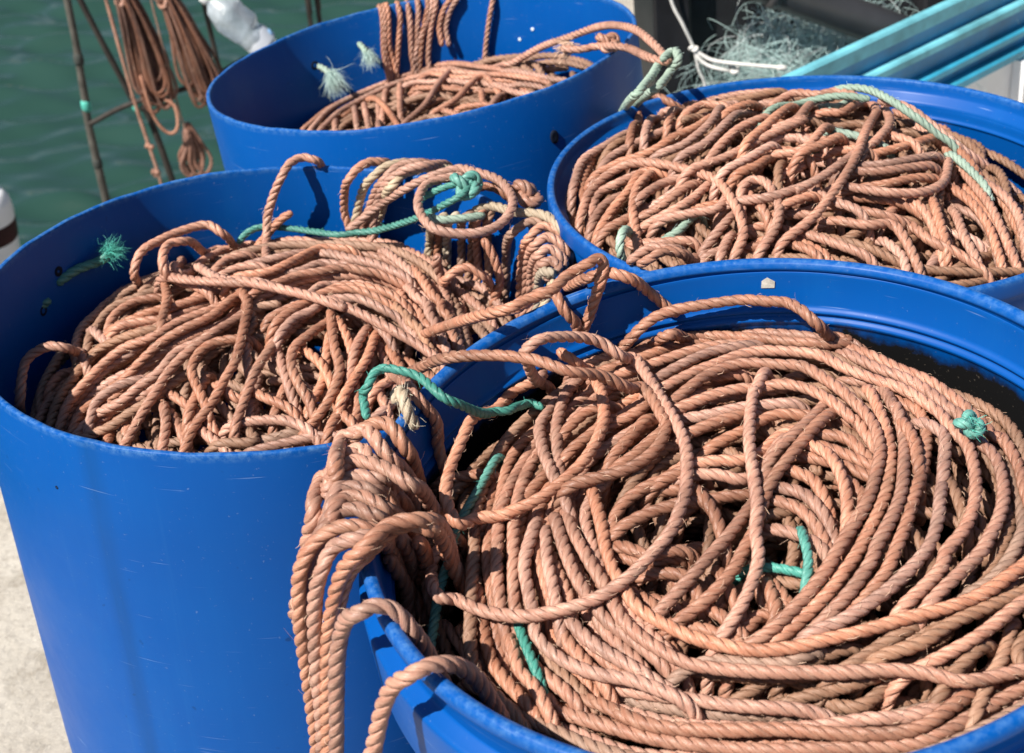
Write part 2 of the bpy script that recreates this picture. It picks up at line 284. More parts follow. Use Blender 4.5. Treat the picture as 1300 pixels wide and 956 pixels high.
  ('hank_B2','d',7,'238 136 -182 242 139 -142 245 140 -102 247 136 -49 251 91 0 265 92 12 282 96 12 322 75 -20 326 70 -90'),
  ('strap_B','o',7,'0 260 -40 -17 260 -53 -36 258 -74 -47 256 -91'),
  ('strap_B','o',7,'52 316 -60 38 302 0 32 287 13 17 292 13 4 281 13 -7 265 8 -18 266 -12 -25 265 -37 -30 264 -60 -31 237 9999 -25 179 9999'),
  ('teal_B','t2',7,'165 119 12 176 110 12 191 110 12 208 112 12 225 117 12'),
  ('teal_B','t',7,'212 151 36 193 148 36 171 145 30 155 143 20'),
  ('teal_B','t',7,'-65 246 -75 -54 260 -64 -33 268 -64 3 258 -64 52 222 -55 84 222 -55 118 196 -36 154 157 -6 181 126 22 201 122 36 213 146 36'),
  ('hank_B','o',7,'216 172 20 236 176 18 256 167 10 262 200 -40'),
  ('hank_B','o',7,'64 245 -65 99 243 -35 137 206 6 171 198 26 201 208 26 215 190 32 241 165 32 253 133 32 255 97 32 243 72 24 221 53 24 192 50 24 168 58 30 155 97 30 155 119 36 164 151 36 186 165 36 204 168 36'),
  ('hank_B','o',7,'86 226 -131 91 240 -96 95 249 -61 99 247 -32 117 229 6 139 223 24 165 229 24 196 276 -4 200 282 -80'),
  ('hank_B','b',7,'88 241 -140 93 254 -105 96 263 -70 107 259 -40 120 217 4 139 229 16 171 240 16 208 262 -8 212 266 -80'),
  ('hank_B','o',7,'76 238 -136 81 252 -101 83 261 -66 94 257 -31 111 240 4 132 252 16 158 258 16 180 280 -10 184 286 -80'),
  ('hank_B','b',7,'66 245 -138 70 259 -103 72 269 -68 79 267 -32 97 247 4 116 256 14 134 264 14 150 296 -10 154 302 -80'),
  ('hank_B','o',7,'61 249 -147 65 263 -112 67 272 -77 62 273 -61 61 273 -37 70 246 3 82 254 14 100 270 14 112 275 10 120 312 -15 124 318 -80'),
  ('coil','o',7,'198 108 9999 222 65 9999'),
  ('coil','o',7,'194 152 9999 220 133 9999 235 104 9999'),
  ('coil','o',7,'176 117 9999 180 92 -50 190 95 -40 208 97 -40 224 93 -50 236 137 9999'),
  ('coil','o',7,'222 116 -10 234 109 -30 240 101 -60 234 106 9999'),
  ('coil','o',7,'172 114 -10 170 116 -40 174 122 9999 180 90 9999'),
  ('coil','o',29,'-132 139 9999 -93 104 9999 -57 83 9999 -26 74 9999 -47 83 9999 -2 57 9999 41 33 9999 75 11 9999 58 31 9999 92 5 9999 120 -14 9999 144 -30 9999 162 -45 9999'),
  ('coil','o',7,'-138 152 9999 -126 96 9999 -124 45 9999'),
  ('coil','o',7,'-99 166 9999 -72 120 9999 -48 101 9999 -29 99 9999'),
  ('coil','o',7,'-70 132 9999 -53 144 9999 -34 145 9999'),
  ('coil','o',7,'-79 165 9999 -70 183 9999 -55 192 9999'),
  ('coil','o',7,'-135 247 9999 -124 150 -50 -111 167 9999 -101 209 9999 -80 253 9999 -55 264 9999'),
  ('coil','o',7,'-88 110 9999 -121 142 9999 -130 132 -50 -134 141 -35 -131 175 -35 -111 193 -40 -98 264 9999 -81 270 9999'),
  ('coil','o',7,'-174 178 9999 -174 164 -60 -167 178 -45 -151 201 -45 -129 225 -45 -99 242 -45 -78 232 -50 -68 273 9999'),
  ('coil','o',7,'-273 -14 9999 -265 -33 -100 -264 1 -85 -259 11 -75 -241 19 -70 -220 19 -70 -219 52 9999 -209 30 9999'),
  ('coil','o',10,'140 91 9999 146 73 9999 158 59 9999 159 50 9999 161 35 9999 166 24 9999 169 10 9999 172 -1 9999 176 -15 9999'),
  ('coil','o',10,'145 135 9999 151 119 9999 153 113 9999 160 91 9999 164 79 9999 174 63 9999 172 51 9999 182 38 9999 181 25 9999 184 9 9999'),
  ('coil','o',10,'130 92 9999 133 79 9999 143 64 9999 150 51 9999 153 42 9999 154 31 9999 163 26 9999 166 10 9999 166 -4 9999 171 -13 9999'),
  ('coil','o',10,'147 124 9999 148 98 9999 157 92 9999 165 79 9999 167 59 9999 171 51 9999 170 39 9999 179 21 9999 177 9 9999'),
  ('coil','d',10,'125 49 9999 130 38 9999 139 27 9999 139 18 9999 151 7 9999 151 0 9999 156 -8 9999 158 -22 9999 163 -26 9999 165 -37 9999'),
  ('coil','o',7,'112 187 9999 128 156 9999 137 139 9999'),
  ('coil','o',7,'-44 111 9999 -12 119 9999 12 146 9999 36 187 9999 63 189 9999'),
  ('coil','o',7,'-60 150 9999 -12 162 9999 31 183 9999 69 156 9999 100 139 9999 129 117 9999'),
  ('coil','o',10,'11 -12 9999 22 10 9999 39 24 9999 53 45 9999 73 49 9999 87 49 9999 99 43 9999 118 33 9999 131 28 9999 143 10 9999 152 -9 9999 165 -28 9999'),
  ('coil','o',10,'-20 166 9999 2 179 9999 34 188 9999 58 186 9999 87 192 9999 113 182 9999 135 158 9999 163 124 9999 176 87 9999 186 43 9999 191 -4 9999'),
  ('coil','o',10,'-20 71 9999 -1 85 9999 20 101 9999 42 108 9999 68 120 9999 88 118 9999 106 119 9999 131 111 9999 151 104 9999 162 72 9999 173 39 9999 182 2 9999'),
  ('coil','d',10,'-61 201 9999 -31 215 9999 -2 220 9999 28 216 9999 60 215 9999 91 209 9999 116 204 9999 145 177 9999 167 143 9999 183 108 9999 194 60 9999 198 12 9999'),
  ('coil','o',10,'-27 115 9999 -6 128 9999 16 132 9999 39 152 9999 62 150 9999 87 150 9999 110 143 9999 131 128 9999 152 116 9999 169 94 9999 179 52 9999 189 12 9999'),
  ('coil','o',10,'8 10 9999 22 28 9999 35 42 9999 49 59 9999 70 66 9999 82 68 9999 102 61 9999 120 52 9999 129 44 9999 152 26 9999 157 11 9999 169 -9 9999'),
  ('coil','o',10,'-18 73 9999 2 91 9999 23 107 9999 42 113 9999 64 117 9999 88 123 9999 106 124 9999 127 117 9999 144 101 9999 163 79 9999 173 56 9999 183 18 9999'),
  ('coil','o',10,'1 26 9999 19 41 9999 31 54 9999 52 72 9999 65 83 9999 88 81 9999 102 76 9999 121 68 9999 134 56 9999 145 41 9999 160 25 9999 175 1 9999'),
  ('coil','o',10,'-2 37 9999 14 51 9999 28 70 9999 42 104 9999 62 115 9999 82 116 9999 106 107 9999 123 94 9999 137 79 9999 154 53 9999 162 29 9999 176 13 9999'),
  ('coil','d',10,'-51 203 9999 -27 211 9999 0 218 9999 29 221 9999 58 218 9999 86 214 9999 117 209 9999 140 185 9999 162 144 9999 184 116 9999 191 69 9999 197 24 9999'),
  ('coil','o',10,'-68 273 9999 -41 261 9999 -10 261 9999 24 253 9999 57 248 9999 88 246 9999 121 232 9999 145 201 9999 169 164 9999 190 128 9999 197 87 9999 201 39 9999'),
  ('coil','o',10,'-37 161 9999 -17 174 9999 8 187 9999 34 190 9999 57 196 9999 86 195 9999 113 180 9999 133 158 9999 151 131 9999 172 102 9999 184 70 9999 189 31 9999'),
  ('coil','o',10,'-10 78 9999 5 89 9999 24 108 9999 39 119 9999 66 130 9999 86 129 9999 107 125 9999 125 120 9999 144 107 9999 159 87 9999 168 63 9999 175 33 9999'),
  ('coil','o',7,'-79 -153 9999 -72 -126 9999 -56 -102 9999 -44 -72 9999 -34 -42 9999 -30 36 9999 -38 66 9999'),
  ('coil','o',7,'-64 -97 9999 -75 -70 9999 -80 -51 9999 -74 -28 9999 -60 -14 9999 -38 -9 9999'),
  ('coil','o',7,'40 42 9999 21 11 9999 3 -23 9999 -12 -62 9999 -20 -91 9999 -28 -125 9999'),
  ('coil','o',7,'-141 -128 9999 -127 -94 9999 -113 -66 9999 -102 -43 9999 -85 -22 9999 -59 5 9999 -39 26 9999'),
  ('coil','d',7,'-183 -100 9999 -159 -97 9999 -142 -86 9999 -118 -69 9999 -103 -50 9999 -89 -34 9999'),
  ('coil','o',7,'-201 -83 9999 -197 -61 9999 -182 -39 9999'),
  ('coil','o',7,'-183 -88 9999 -181 -59 9999 -167 -43 9999 -145 -30 9999'),
  ('coil','o',10,'-196 -92 9999 -182 -70 9999 -154 -69 9999 -134 -55 9999 -115 -43 9999 -100 -16 9999 -79 -3 9999 -56 20 9999 -38 50 9999 -16 82 9999'),
  ('coil','o',10,'-199 -59 9999 -186 -35 9999 -158 -25 9999 -137 -10 9999 -116 7 9999 -92 21 9999 -68 37 9999 -48 75 9999 -25 98 9999'),
  ('coil','o',10,'-193 -83 9999 -174 -68 9999 -155 -60 9999 -127 -58 9999 -110 -35 9999 -97 -10 9999 -74 9 9999 -49 28 9999 -37 67 9999 -16 90 9999'),
  ('coil','o',10,'-218 -77 9999 -214 -44 9999 -200 -21 9999 -182 1 9999 -160 17 9999 -130 21 9999 -107 41 9999 -83 57 9999 -53 79 9999 -27 103 9999'),
  ('coil','o',10,'-216 -72 9999 -214 -39 9999 -196 -14 9999 -179 7 9999 -155 18 9999 -134 35 9999 -104 43 9999 -79 70 9999 -54 90 9999 -27 116 9999'),
  ('coil','d',10,'-230 -68 9999 -228 -28 9999 -218 10 9999 -204 39 9999 -175 43 9999 -142 46 9999 -115 56 9999 -90 77 9999 -60 88 9999 -34 112 9999'),
  ('coil','o',10,'-207 -75 9999 -195 -47 9999 -171 -33 9999 -150 -20 9999 -134 -5 9999 -111 10 9999 -89 21 9999 -59 42 9999 -44 84 9999 -18 107 9999'),
  ('coil','o',7,'-240 10 9999 -235 25 9999 -227 29 9999'),
  ('coil','o',7,'-115 92 9999 -94 104 9999 -76 116 9999'),
  ('coil','o',7,'-206 80 9999 -189 56 9999 -175 50 9999'),
  ('coil','o',7,'-167 66 9999 -138 72 9999'),
  ('coil','o',7,'-177 71 9999 -152 81 9999 -132 90 9999'),
  ('coil','o',7,'-192 76 9999 -188 103 9999 -169 127 9999 -148 133 9999'),
  ('coil','d',10,'-212 68 9999 -212 83 9999 -207 99 9999 -202 117 9999 -194 130 9999 -186 137 9999 -173 141 9999 -163 148 9999 -151 156 9999 -141 158 9999'),
  ('coil','o',10,'-229 81 9999 -230 105 9999 -226 125 9999 -218 143 9999 -213 161 9999 -204 178 9999 -197 192 9999 -182 205 9999 -176 214 9999 -162 224 9999'),
  ('coil','o',10,'-246 -54 9999 -243 -17 9999 -230 27 9999 -210 41 9999 -194 58 9999 -165 64 9999 -137 66 9999 -113 88 9999 -91 104 9999 -70 124 9999'),
  ('coil','d',10,'-233 -58 9999 -229 -24 9999 -211 -7 9999 -194 6 9999 -164 21 9999 -144 33 9999 -120 48 9999 -102 73 9999 -84 90 9999 -52 101 9999'),
  ('coil','o',10,'-218 -59 9999 -210 -35 9999 -192 -17 9999 -172 -8 9999 -147 -1 9999 -128 1 9999 -100 19 9999 -81 38 9999 -61 66 9999 -35 77 9999'),
  ('coil','o',10,'-229 -53 9999 -229 -17 9999 -210 3 9999 -185 19 9999 -168 29 9999 -142 39 9999 -118 52 9999 -98 76 9999 -76 96 9999 -49 125 9999'),
  ('coil','o',10,'-225 -48 9999 -223 -12 9999 -211 12 9999 -188 19 9999 -159 29 9999 -133 19 9999 -109 30 9999 -92 63 9999 -76 109 9999 -49 129 9999'),
  ('coil','o',10,'-241 -6 9999 -227 30 9999 -211 51 9999 -192 63 9999 -162 67 9999 -139 77 9999 -111 101 9999 -92 128 9999 -72 154 9999'),
  ('coil','o',7,'-10 -161 9999 23 -152 9999 53 -145 9999 78 -147 9999'),
  ('coil','o',7,'-27 -123 9999 -1 -123 9999 20 -127 9999 35 -137 9999'),
  ('coil','o',7,'58 19 9999 63 -32 9999 70 -68 9999 64 -98 9999 53 -121 9999 38 -139 9999'),
  ('coil','o',7,'56 19 9999 37 -14 9999 23 -38 9999 22 -65 9999 31 -90 9999 41 -108 9999 46 -123 9999'),
  ('coil','d',7,'-37 -148 9999 -10 -149 9999 -19 -127 9999'),
  ('coil','d',7,'-31 -136 9999 -1 -140 9999 28 -133 9999'),
  ('coil','o',7,'-14 -87 9999 2 -101 9999 22 -112 9999 36 -130 9999'),
  ('coil','o',7,'5 -27 9999 16 -72 9999 25 -99 9999 33 -119 9999'),
  ('coil','o',7,'33 -30 9999 51 -57 9999 62 -83 9999'),
  ('coil','o',7,'104 -12 9999 97 -51 9999 85 -79 9999 75 -104 9999'),
  ('coil','o',7,'94 -6 9999 85 -37 9999 80 -72 9999'),
  ('coil','o',7,'-101 -147 9999 -101 -113 9999 -106 -87 9999'),
  ('coil','o',7,'-145 -90 9999 -146 -61 9999 -156 -27 9999'),
  ('coil','o',7,'-163 -107 9999 -160 -79 9999 -160 -57 9999'),
  ('coil','o',7,'87 24 9999 104 7 9999 116 -14 9999'),
  ('coil','o',7,'140 -40 9999 156 -61 9999'),
  ('coil','o',7,'120 -27 9999 132 -64 9999'),
  ('coil','o',7,'63 -137 9999 70 -117 9999 78 -125 9999'),
  ('coil','o',7,'111 -86 9999 124 -73 9999'),
  ('coil','o',7,'105 -125 9999 120 -102 9999'),
  ('coil','o',7,'85 -83 9999 89 -108 9999 85 -127 9999'),
  ('coil','o',7,'-15 -50 9999 -18 -90 9999 -18 -115 9999'),
  ('coil','o',7,'12 -71 9999 7 -105 9999'),
  ('coil','o',7,'67 8 9999 78 -24 9999 82 -52 9999'),
  ('coil','o',7,'57 -7 9999 53 -69 9999 44 -98 9999'),
  ('coil','o',7,'100 -66 9999 112 -98 9999'),
  ('coil','o',7,'74 -90 9999 84 -111 9999 95 -131 9999'),
  ('coil','o',7,'109 -9 9999 118 -51 9999 124 -76 9999'),
  ('coil','o',7,'-77 -104 9999 -73 -76 9999 -68 -51 9999'),
  ('coil','o',7,'-70 -116 9999 -56 -133 9999 -44 -146 9999'),
  ('coil','o',7,'-32 -108 9999 -14 -112 9999 -29 -18 9999'),
  ('coil','o',7,'-47 -73 9999 -33 -88 9999 -25 -76 9999'),
  ('coil','o',7,'-100 -85 9999 -83 -125 9999 -75 -147 9999'),
  ('coil','o',7,'-101 -65 9999 -75 -93 9999 -62 -109 9999'),
 ],
 'C': [
  ('hank_C','o',7,'-68 267 -159 -69 271 -124 -70 275 -89 -72 274 -56 -67 275 -23 -62 276 -5 -60 284 6 -62 292 12 -65 305 4 -66 311 -20 -66 313 -110'),
  ('hank_C','o',7,'75 265 -188 76 270 -153 77 273 -118 87 270 -77 98 266 -45 106 263 -21 112 267 6 116 276 12 121 288 4 123 293 -20 124 295 -110'),
  ('hank_C','o',7,'29 274 -97 30 279 -62 30 282 -27 50 279 -11 57 277 -5 63 283 6 65 292 12 68 304 4 70 310 -20 70 312 -110'),
  ('hank_C','o',7,'19 275 -97 19 280 -62 19 283 -27 33 281 -13 45 280 -5 51 285 6 53 294 12 55 307 4 56 313 -20 56 315 -110'),
  ('hank_C','o',7,'-32 274 -158 -32 278 -123 -33 281 -88 -14 283 -56 4 283 -34 13 283 -13 15 290 6 16 299 12 16 312 4 17 318 -20 17 320 -110'),
  ('hank_C','o',7,'-7 275 -148 -7 280 -113 -7 283 -78 5 283 -43 15 283 -20 21 283 -7 21 289 6 22 298 12 23 311 4 23 317 -20 24 319 -110'),
  ('hank_C','o',7,'-23 274 -163 -23 279 -128 -23 282 -93 -12 283 -56 1 283 -29 8 283 -11 9 290 6 9 299 12 10 312 4 10 318 -20 10 320 -110'),
  ('hank_C','o',7,'-26 274 -162 -26 279 -127 -27 282 -92 -21 283 -61 -13 283 -31 -9 283 -10 -7 290 6 -7 299 12 -8 312 4 -8 318 -20 -8 320 -110'),
  ('hank_C','o',7,'-31 274 -161 -31 278 -126 -32 282 -91 -29 282 -53 -27 282 -22 -25 282 -5 -23 289 6 -24 298 12 -25 311 4 -26 317 -20 -26 319 -110'),
  ('hank_C','o',7,'-58 269 -161 -59 274 -126 -60 277 -91 -44 280 -50 -38 281 -20 -38 281 -4 -38 287 6 -39 296 12 -41 309 4 -42 315 -20 -42 317 -110'),
  ('hank_C','o',7,'-59 269 -158 -60 274 -123 -61 277 -88 -62 276 -52 -64 276 -23 -57 277 -5 -55 285 6 -57 294 12 -59 306 4 -61 312 -20 -61 314 -110'),
  ('hank_C','o',7,'-72 266 -161 -74 270 -126 -74 273 -91 -74 273 -46 -73 274 -18 -66 276 -1 -65 283 6 -67 291 12 -70 304 4 -71 310 -20 -72 312 -110'),
  ('tie_teal','t2',7,'296 -342 40 313 -317 40 315 -345 40 305 -336 20 279 -384 20 267 -298 -20 264 -192 -70 267 -74 -130'),
  ('tie_teal','t2',7,'307 -331 30 297 -317 30 278 -369 30 253 -423 30 251 -282 -30 252 -194 -70 254 -76 -130'),
  ('tie','o',7,'303 -341 35 284 -310 35 272 -217 20 257 -192 20 237 -148 10 212 -147 10 190 -129 10'),
  ('tie','o',7,'93 154 9999 117 170 -90 167 98 -50 206 20 -20 242 -42 5 262 -134 30 281 -204 40 293 -265 40 300 -294 35 304 -337 35'),
  ('coil','o',8,'-207 150 9999 -171 223 9999 -115 257 9999 -69 272 9999 -23 280 9999 21 280 9999 69 189 9999 104 143 9999'),
  ('coil','o',8,'-192 129 9999 -167 214 9999 -122 253 9999 -63 274 9999 -11 281 9999 37 259 9999 83 173 9999 141 92 9999 178 47 9999 192 37 9999'),
  ('coil','o',7,'-174 102 9999 -149 159 9999 -119 189 9999 -82 217 9999 -52 238 9999'),
  ('coil','o',7,'5 3 9999 37 35 9999 59 91 9999 77 119 9999 112 99 9999 164 43 9999'),
  ('coil','o',7,'-39 -5 9999 -10 45 9999 8 126 9999 24 188 9999'),
  ('coil','o',7,'-119 226 9999 -92 163 9999 -70 82 9999 -52 0 9999'),
  ('coil','o',7,'95 60 9999 122 12 9999 149 -7 9999'),
  ('coil','o',7,'19 1 9999 35 -25 9999'),
  ('coil','o',7,'-23 41 9999 6 79 9999'),
  ('coil','o',7,'-151 93 9999 -156 182 9999'),
  ('coil','o',7,'-166 179 9999 -137 188 9999 -123 233 9999'),
  ('coil','o',7,'47 -4 9999 73 -8 9999'),
  ('coil','o',7,'73 42 9999 73 -2 9999'),
  ('coil','o',7,'84 104 9999 99 39 9999'),
  ('coil','o',7,'86 -16 9999 108 48 9999 129 50 9999 156 23 9999'),
  ('coil','o',7,'-52 194 9999 -48 51 9999'),
  ('coil','o',7,'-76 265 9999 -77 145 9999 -77 62 9999'),
  ('coil','o',7,'-87 154 9999 -80 15 9999'),
  ('coil','o',7,'-107 143 9999 -96 30 9999'),
  ('coil','o',7,'-132 248 9999 -115 58 9999'),
  ('coil','o',10,'-38 184 9999 -21 187 9999 -5 175 9999 15 166 9999 34 149 9999 52 124 9999 71 118 9999 87 93 9999 97 90 9999 115 73 9999'),
  ('coil','o',10,'-18 199 9999 -4 216 9999 12 202 9999 34 168 9999 51 151 9999 72 142 9999 87 119 9999 101 110 9999 120 97 9999'),
  ('coil','o',10,'-21 152 9999 -6 144 9999 15 129 9999 25 116 9999 48 93 9999 59 79 9999 81 74 9999 98 67 9999 109 55 9999'),
  ('coil','o',10,'-23 152 9999 -4 154 9999 14 139 9999 29 118 9999 45 121 9999 66 95 9999 75 91 9999 90 80 9999 109 63 9999'),
  ('coil','o',10,'-35 229 9999 -22 221 9999 1 233 9999 18 217 9999 35 189 9999 55 172 9999 73 156 9999 93 142 9999 106 122 9999 125 99 9999'),
  ('coil','o',10,'-20 192 9999 -2 180 9999 16 173 9999 35 148 9999 45 143 9999 60 121 9999 82 116 9999 101 89 9999 118 84 9999'),
 ],
 'D': [
  ('tie_D','t2',7,'-223 -83 -20 -232 -118 6 -242 -146 12 -242 -150 -4 -235 -131 -40'),
  ('coil','o',7,'-230 -197 0 -218 -199 14 -201 -189 14 -181 -181 4 -165 -143 9999'),
  ('coil','o',7,'-239 -190 0 -228 -186 12 -212 -180 14 -197 -185 14 -182 -166 0 -165 -127 9999'),
  ('coil','o',7,'-131 132 9999 -111 153 9999 -91 148 9999'),
  ('coil','o',7,'-155 119 9999 -117 261 -20 -102 241 9999'),
  ('coil','o',7,'-185 94 9999 -148 245 -20 -137 252 -10 -114 262 9999'),
  ('coil','o',7,'-202 96 9999 -177 225 -15 -176 252 0 -154 271 0 -130 255 -5 -111 264 9999'),
  ('teal_D','t2',7,'154 40 9999 160 9 9999 166 -22 9999'),
  ('teal_D','t2',7,'50 178 22 68 169 28 86 147 30 100 113 30 116 87 22 135 73 10 153 65 9999'),
  ('teal_D','t2',7,'40 161 9999 60 167 9999 110 263 9999'),
  ('teal_D','t2',7,'-39 110 9999 3 155 16 28 156 22 57 143 28 80 129 26'),
  ('coil','o',7,'146 246 9999 175 227 9999 194 210 9999 197 184 9999'),
  ('coil','o',7,'92 134 22 121 118 18 148 90 0 179 73 -25 216 72 -55 245 55 -85 245 13 -85'),
  ('coil','o',8,'117 261 9999 93 143 9999 51 37 9999 25 -25 9999 3 -65 9999 -19 -97 9999 -42 -125 9999 -73 -151 9999'),
  ('coil','o',7,'115 184 9999 93 87 9999 68 40 9999 50 17 9999'),
  ('coil','o',7,'-36 149 9999 -11 145 9999 18 171 9999'),
  ('coil','o',7,'-25 180 8 7 197 16 30 175 20 54 175 22 73 157 20'),
  ('coil','o',7,'-82 15 9999 -44 69 9999 18 174 9999 -37 129 9999 -3 159 9999 25 181 9999'),
  ('coil','o',8,'-146 -23 9999 -113 -7 9999 -81 18 9999 -44 41 9999 -7 68 9999 -53 50 9999 -14 79 9999 23 159 9999 52 227 9999'),
  ('coil','o',8,'-272 -42 9999 -260 -7 9999 -238 15 9999 -210 25 9999 -180 9 9999 -151 -14 9999 -128 -41 9999 -120 -79 9999 -115 -112 9999 -116 -139 9999 -127 -161 9999'),
  ('coil','o',7,'-221 -121 9999 -220 -82 9999 -218 -58 9999 -210 -28 9999 -194 -1 9999'),
  ('coil','o',7,'-112 -85 9999 -81 -93 9999 -38 -75 9999 -56 -88 9999 -25 -68 9999 5 -37 9999 35 7 9999'),
  ('coil','o',7,'-108 -84 9999 -105 -67 9999 -92 -53 9999 -79 -60 9999 -74 -80 9999 -73 -106 9999 -84 -137 9999 -100 -159 9999'),
  ('coil','o',7,'-86 113 9999 -58 138 9999 -22 178 9999'),
  ('coil','o',7,'-112 -37 9999 -88 -21 9999 -63 2 9999'),
  ('coil','o',7,'-139 -18 9999 -112 16 9999 -84 50 9999 -57 72 9999'),
  ('coil','o',7,'-150 9 9999 -125 26 9999 -92 77 9999 -51 149 9999 -1 177 9999'),
  ('coil','o',7,'-174 22 9999 -148 33 9999 -114 76 9999 -85 153 9999 -68 171 9999 -60 150 9999'),
  ('coil','o',7,'-221 -109 9999 -196 -121 9999 -176 -123 9999'),
  ('coil','o',7,'-172 -147 9999 -140 -124 9999 -116 -94 9999'),
  ('coil','o',7,'-184 -95 9999 -159 -94 9999 -134 -91 9999 -116 -56 9999'),
  ('coil','o',7,'-204 -46 9999 -182 -24 9999 -159 -13 9999'),
  ('coil','o',7,'-212 -90 9999 -183 -85 9999 -160 -71 9999 -136 -38 9999'),
  ('coil','o',7,'-212 -74 9999 -189 -71 9999 -155 -40 9999'),
  ('coil','o',7,'-254 -74 9999 -239 -51 9999 -218 -22 9999 -202 8 9999 -189 10 9999'),
  ('coil','o',7,'-260 -59 9999 -247 -34 9999 -231 -18 9999'),
  ('coil','o',7,'-258 -25 9999 -249 -3 9999 -226 5 9999 -200 21 9999'),
  ('coil','o',13,'-242 26 9999 -220 34 9999 -197 35 9999 -176 45 9999 -153 67 9999 -126 90 9999 -100 130 9999 -66 166 9999 -41 173 9999 -9 189 9999'),
  ('coil','o',13,'-256 6 9999 -245 31 9999 -228 63 9999 -198 89 9999 -172 108 9999 -140 133 9999 -108 155 9999 -81 162 9999 -51 169 9999 -16 173 9999'),
  ('coil','d',13,'-237 42 9999 -219 81 9999 -190 106 9999 -163 124 9999 -128 148 9999 -98 177 9999 -71 191 9999 -42 201 9999 -10 214 9999'),
  ('coil','o',13,'-274 22 9999 -258 79 9999 -226 118 9999 -189 171 9999 -149 215 9999 -114 235 9999 -84 210 9999 -49 208 9999 -16 198 9999'),
  ('coil','o',13,'-245 46 9999 -227 74 9999 -203 95 9999 -178 117 9999 -147 139 9999 -124 164 9999 -92 187 9999 -66 199 9999 -40 208 9999 -12 197 9999'),
  ('coil','o',13,'-265 -18 9999 -263 37 9999 -245 103 9999 -218 149 9999 -176 181 9999 -140 227 9999 -110 237 9999 -81 219 9999 -45 217 9999 -20 201 9999'),
  ('coil','o',13,'-261 15 9999 -254 71 9999 -235 120 9999 -204 166 9999 -170 203 9999 -138 236 9999 -101 256 9999 -72 252 9999 -38 250 9999 -6 247 9999'),
  ('coil','o',7,'119 260 9999 149 240 9999 157 170 9999 157 101 9999 153 41 9999'),
  ('coil','o',7,'175 3 9999 187 -27 9999 193 -62 9999 188 -97 9999'),
  ('coil','o',7,'130 -38 9999 141 -74 9999 147 -110 9999 145 -150 9999'),
  ('coil','o',7,'159 32 9999 162 -43 9999 162 -109 9999 162 -148 9999'),
  ('coil','o',7,'166 67 9999 176 6 9999 190 -34 9999 189 -89 9999'),
  ('coil','o',7,'3 -65 9999 36 -82 9999 65 -82 9999 97 -67 9999 124 -28 9999 158 74 9999 160 122 9999 154 173 9999 127 196 9999'),
  ('teal_D','t2',7,'-199 -114 9999 -178 -108 9999 -158 -84 9999'),
  ('teal_D','t2',7,'28 67 9999 51 51 9999 68 40 9999'),
  ('coil','o',7,'37 68 9999 52 65 9999'),
  ('coil','o',7,'-24 -12 9999 -3 1 9999 13 15 9999'),
  ('coil','o',7,'-53 -1 9999 -20 2 9999 27 80 9999'),
  ('coil','o',7,'26 115 9999 53 122 9999 110 244 9999'),
  ('coil','o',7,'89 60 9999 101 45 9999'),
  ('coil','o',7,'11 -64 9999 49 -63 9999 88 -47 9999 111 -34 9999'),
  ('coil','o',7,'22 -40 9999 55 -43 9999 104 -22 9999'),
  ('coil','o',7,'23 -25 9999 69 -21 9999 118 5 9999'),
  ('coil','o',7,'48 12 9999 84 26 9999 136 69 9999'),
  ('coil','o',7,'-27 -59 9999 -18 -85 9999 1 -108 9999'),
  ('coil','o',7,'62 -113 9999 74 -145 9999 97 -157 9999 115 -172 9999'),
  ('coil','o',7,'-69 -71 9999 -74 -112 9999 -91 -140 9999'),
  ('coil','o',7,'-110 -141 9999 -80 -140 9999 -57 -163 9999'),
  ('coil','o',7,'156 -3 9999 161 -49 9999 165 -94 9999'),
  ('coil','o',7,'129 -53 9999 145 -77 9999 150 -110 9999 146 -150 9999'),
  ('coil','o',7,'129 -20 9999 114 -119 9999 116 -157 9999'),
  ('coil','o',7,'30 -142 9999 38 -170 9999 37 -189 9999'),
  ('coil','o',7,'98 -61 9999 92 -109 9999 89 -143 9999'),
  ('coil','o',7,'76 -76 9999 85 -114 9999 84 -144 9999'),
  ('coil','o',7,'12 -63 9999 39 -73 9999 67 -80 9999 84 -94 9999 93 -123 9999'),
  ('coil','o',7,'-10 -87 9999 18 -108 9999 40 -116 9999 62 -114 9999'),
  ('coil','o',7,'-16 -120 9999 11 -135 9999 38 -129 9999 47 -156 9999 50 -181 9999'),
  ('coil','o',7,'-50 -138 9999 -29 -157 9999 -5 -173 9999'),
  ('coil','o',7,'-89 -129 9999 -63 -134 9999 -44 -163 9999'),
  ('coil','o',13,'-55 20 9999 -52 17 9999 -47 15 9999 -41 18 9999 -37 14 9999 -35 9 9999 -31 10 9999 -26 4 9999 -27 4 9999 -26 3 9999'),
  ('coil','o',13,'-47 25 9999 -42 25 9999 -35 18 9999 -31 8 9999 -28 2 9999 -25 -2 9999 -29 -10 9999 -36 -18 9999 -42 -19 9999'),
  ('coil','o',13,'-54 36 9999 -50 37 9999 -45 41 9999 -39 44 9999 -36 46 9999 -33 39 9999 -27 41 9999 -20 38 9999 -18 31 9999 -12 28 9999'),
  ('coil','o',13,'-42 52 9999 -39 46 9999 -34 39 9999 -27 39 9999 -24 30 9999 -24 26 9999 -18 26 9999 -28 22 9999 -27 18 9999'),
  ('coil','o',13,'-42 49 9999 -30 43 9999 -24 35 9999 -14 24 9999 -10 15 9999 1 15 9999 14 19 9999 25 17 9999 37 15 9999'),
  ('coil','o',13,'-50 65 9999 -44 58 9999 -32 55 9999 -24 50 9999 -17 39 9999 -6 46 9999 2 40 9999 14 35 9999 23 38 9999 33 38 9999'),
  ('coil','o',13,'-32 79 9999 -25 71 9999 -13 63 9999 -1 58 9999 10 55 9999 18 60 9999 30 59 9999 45 61 9999 58 60 9999'),
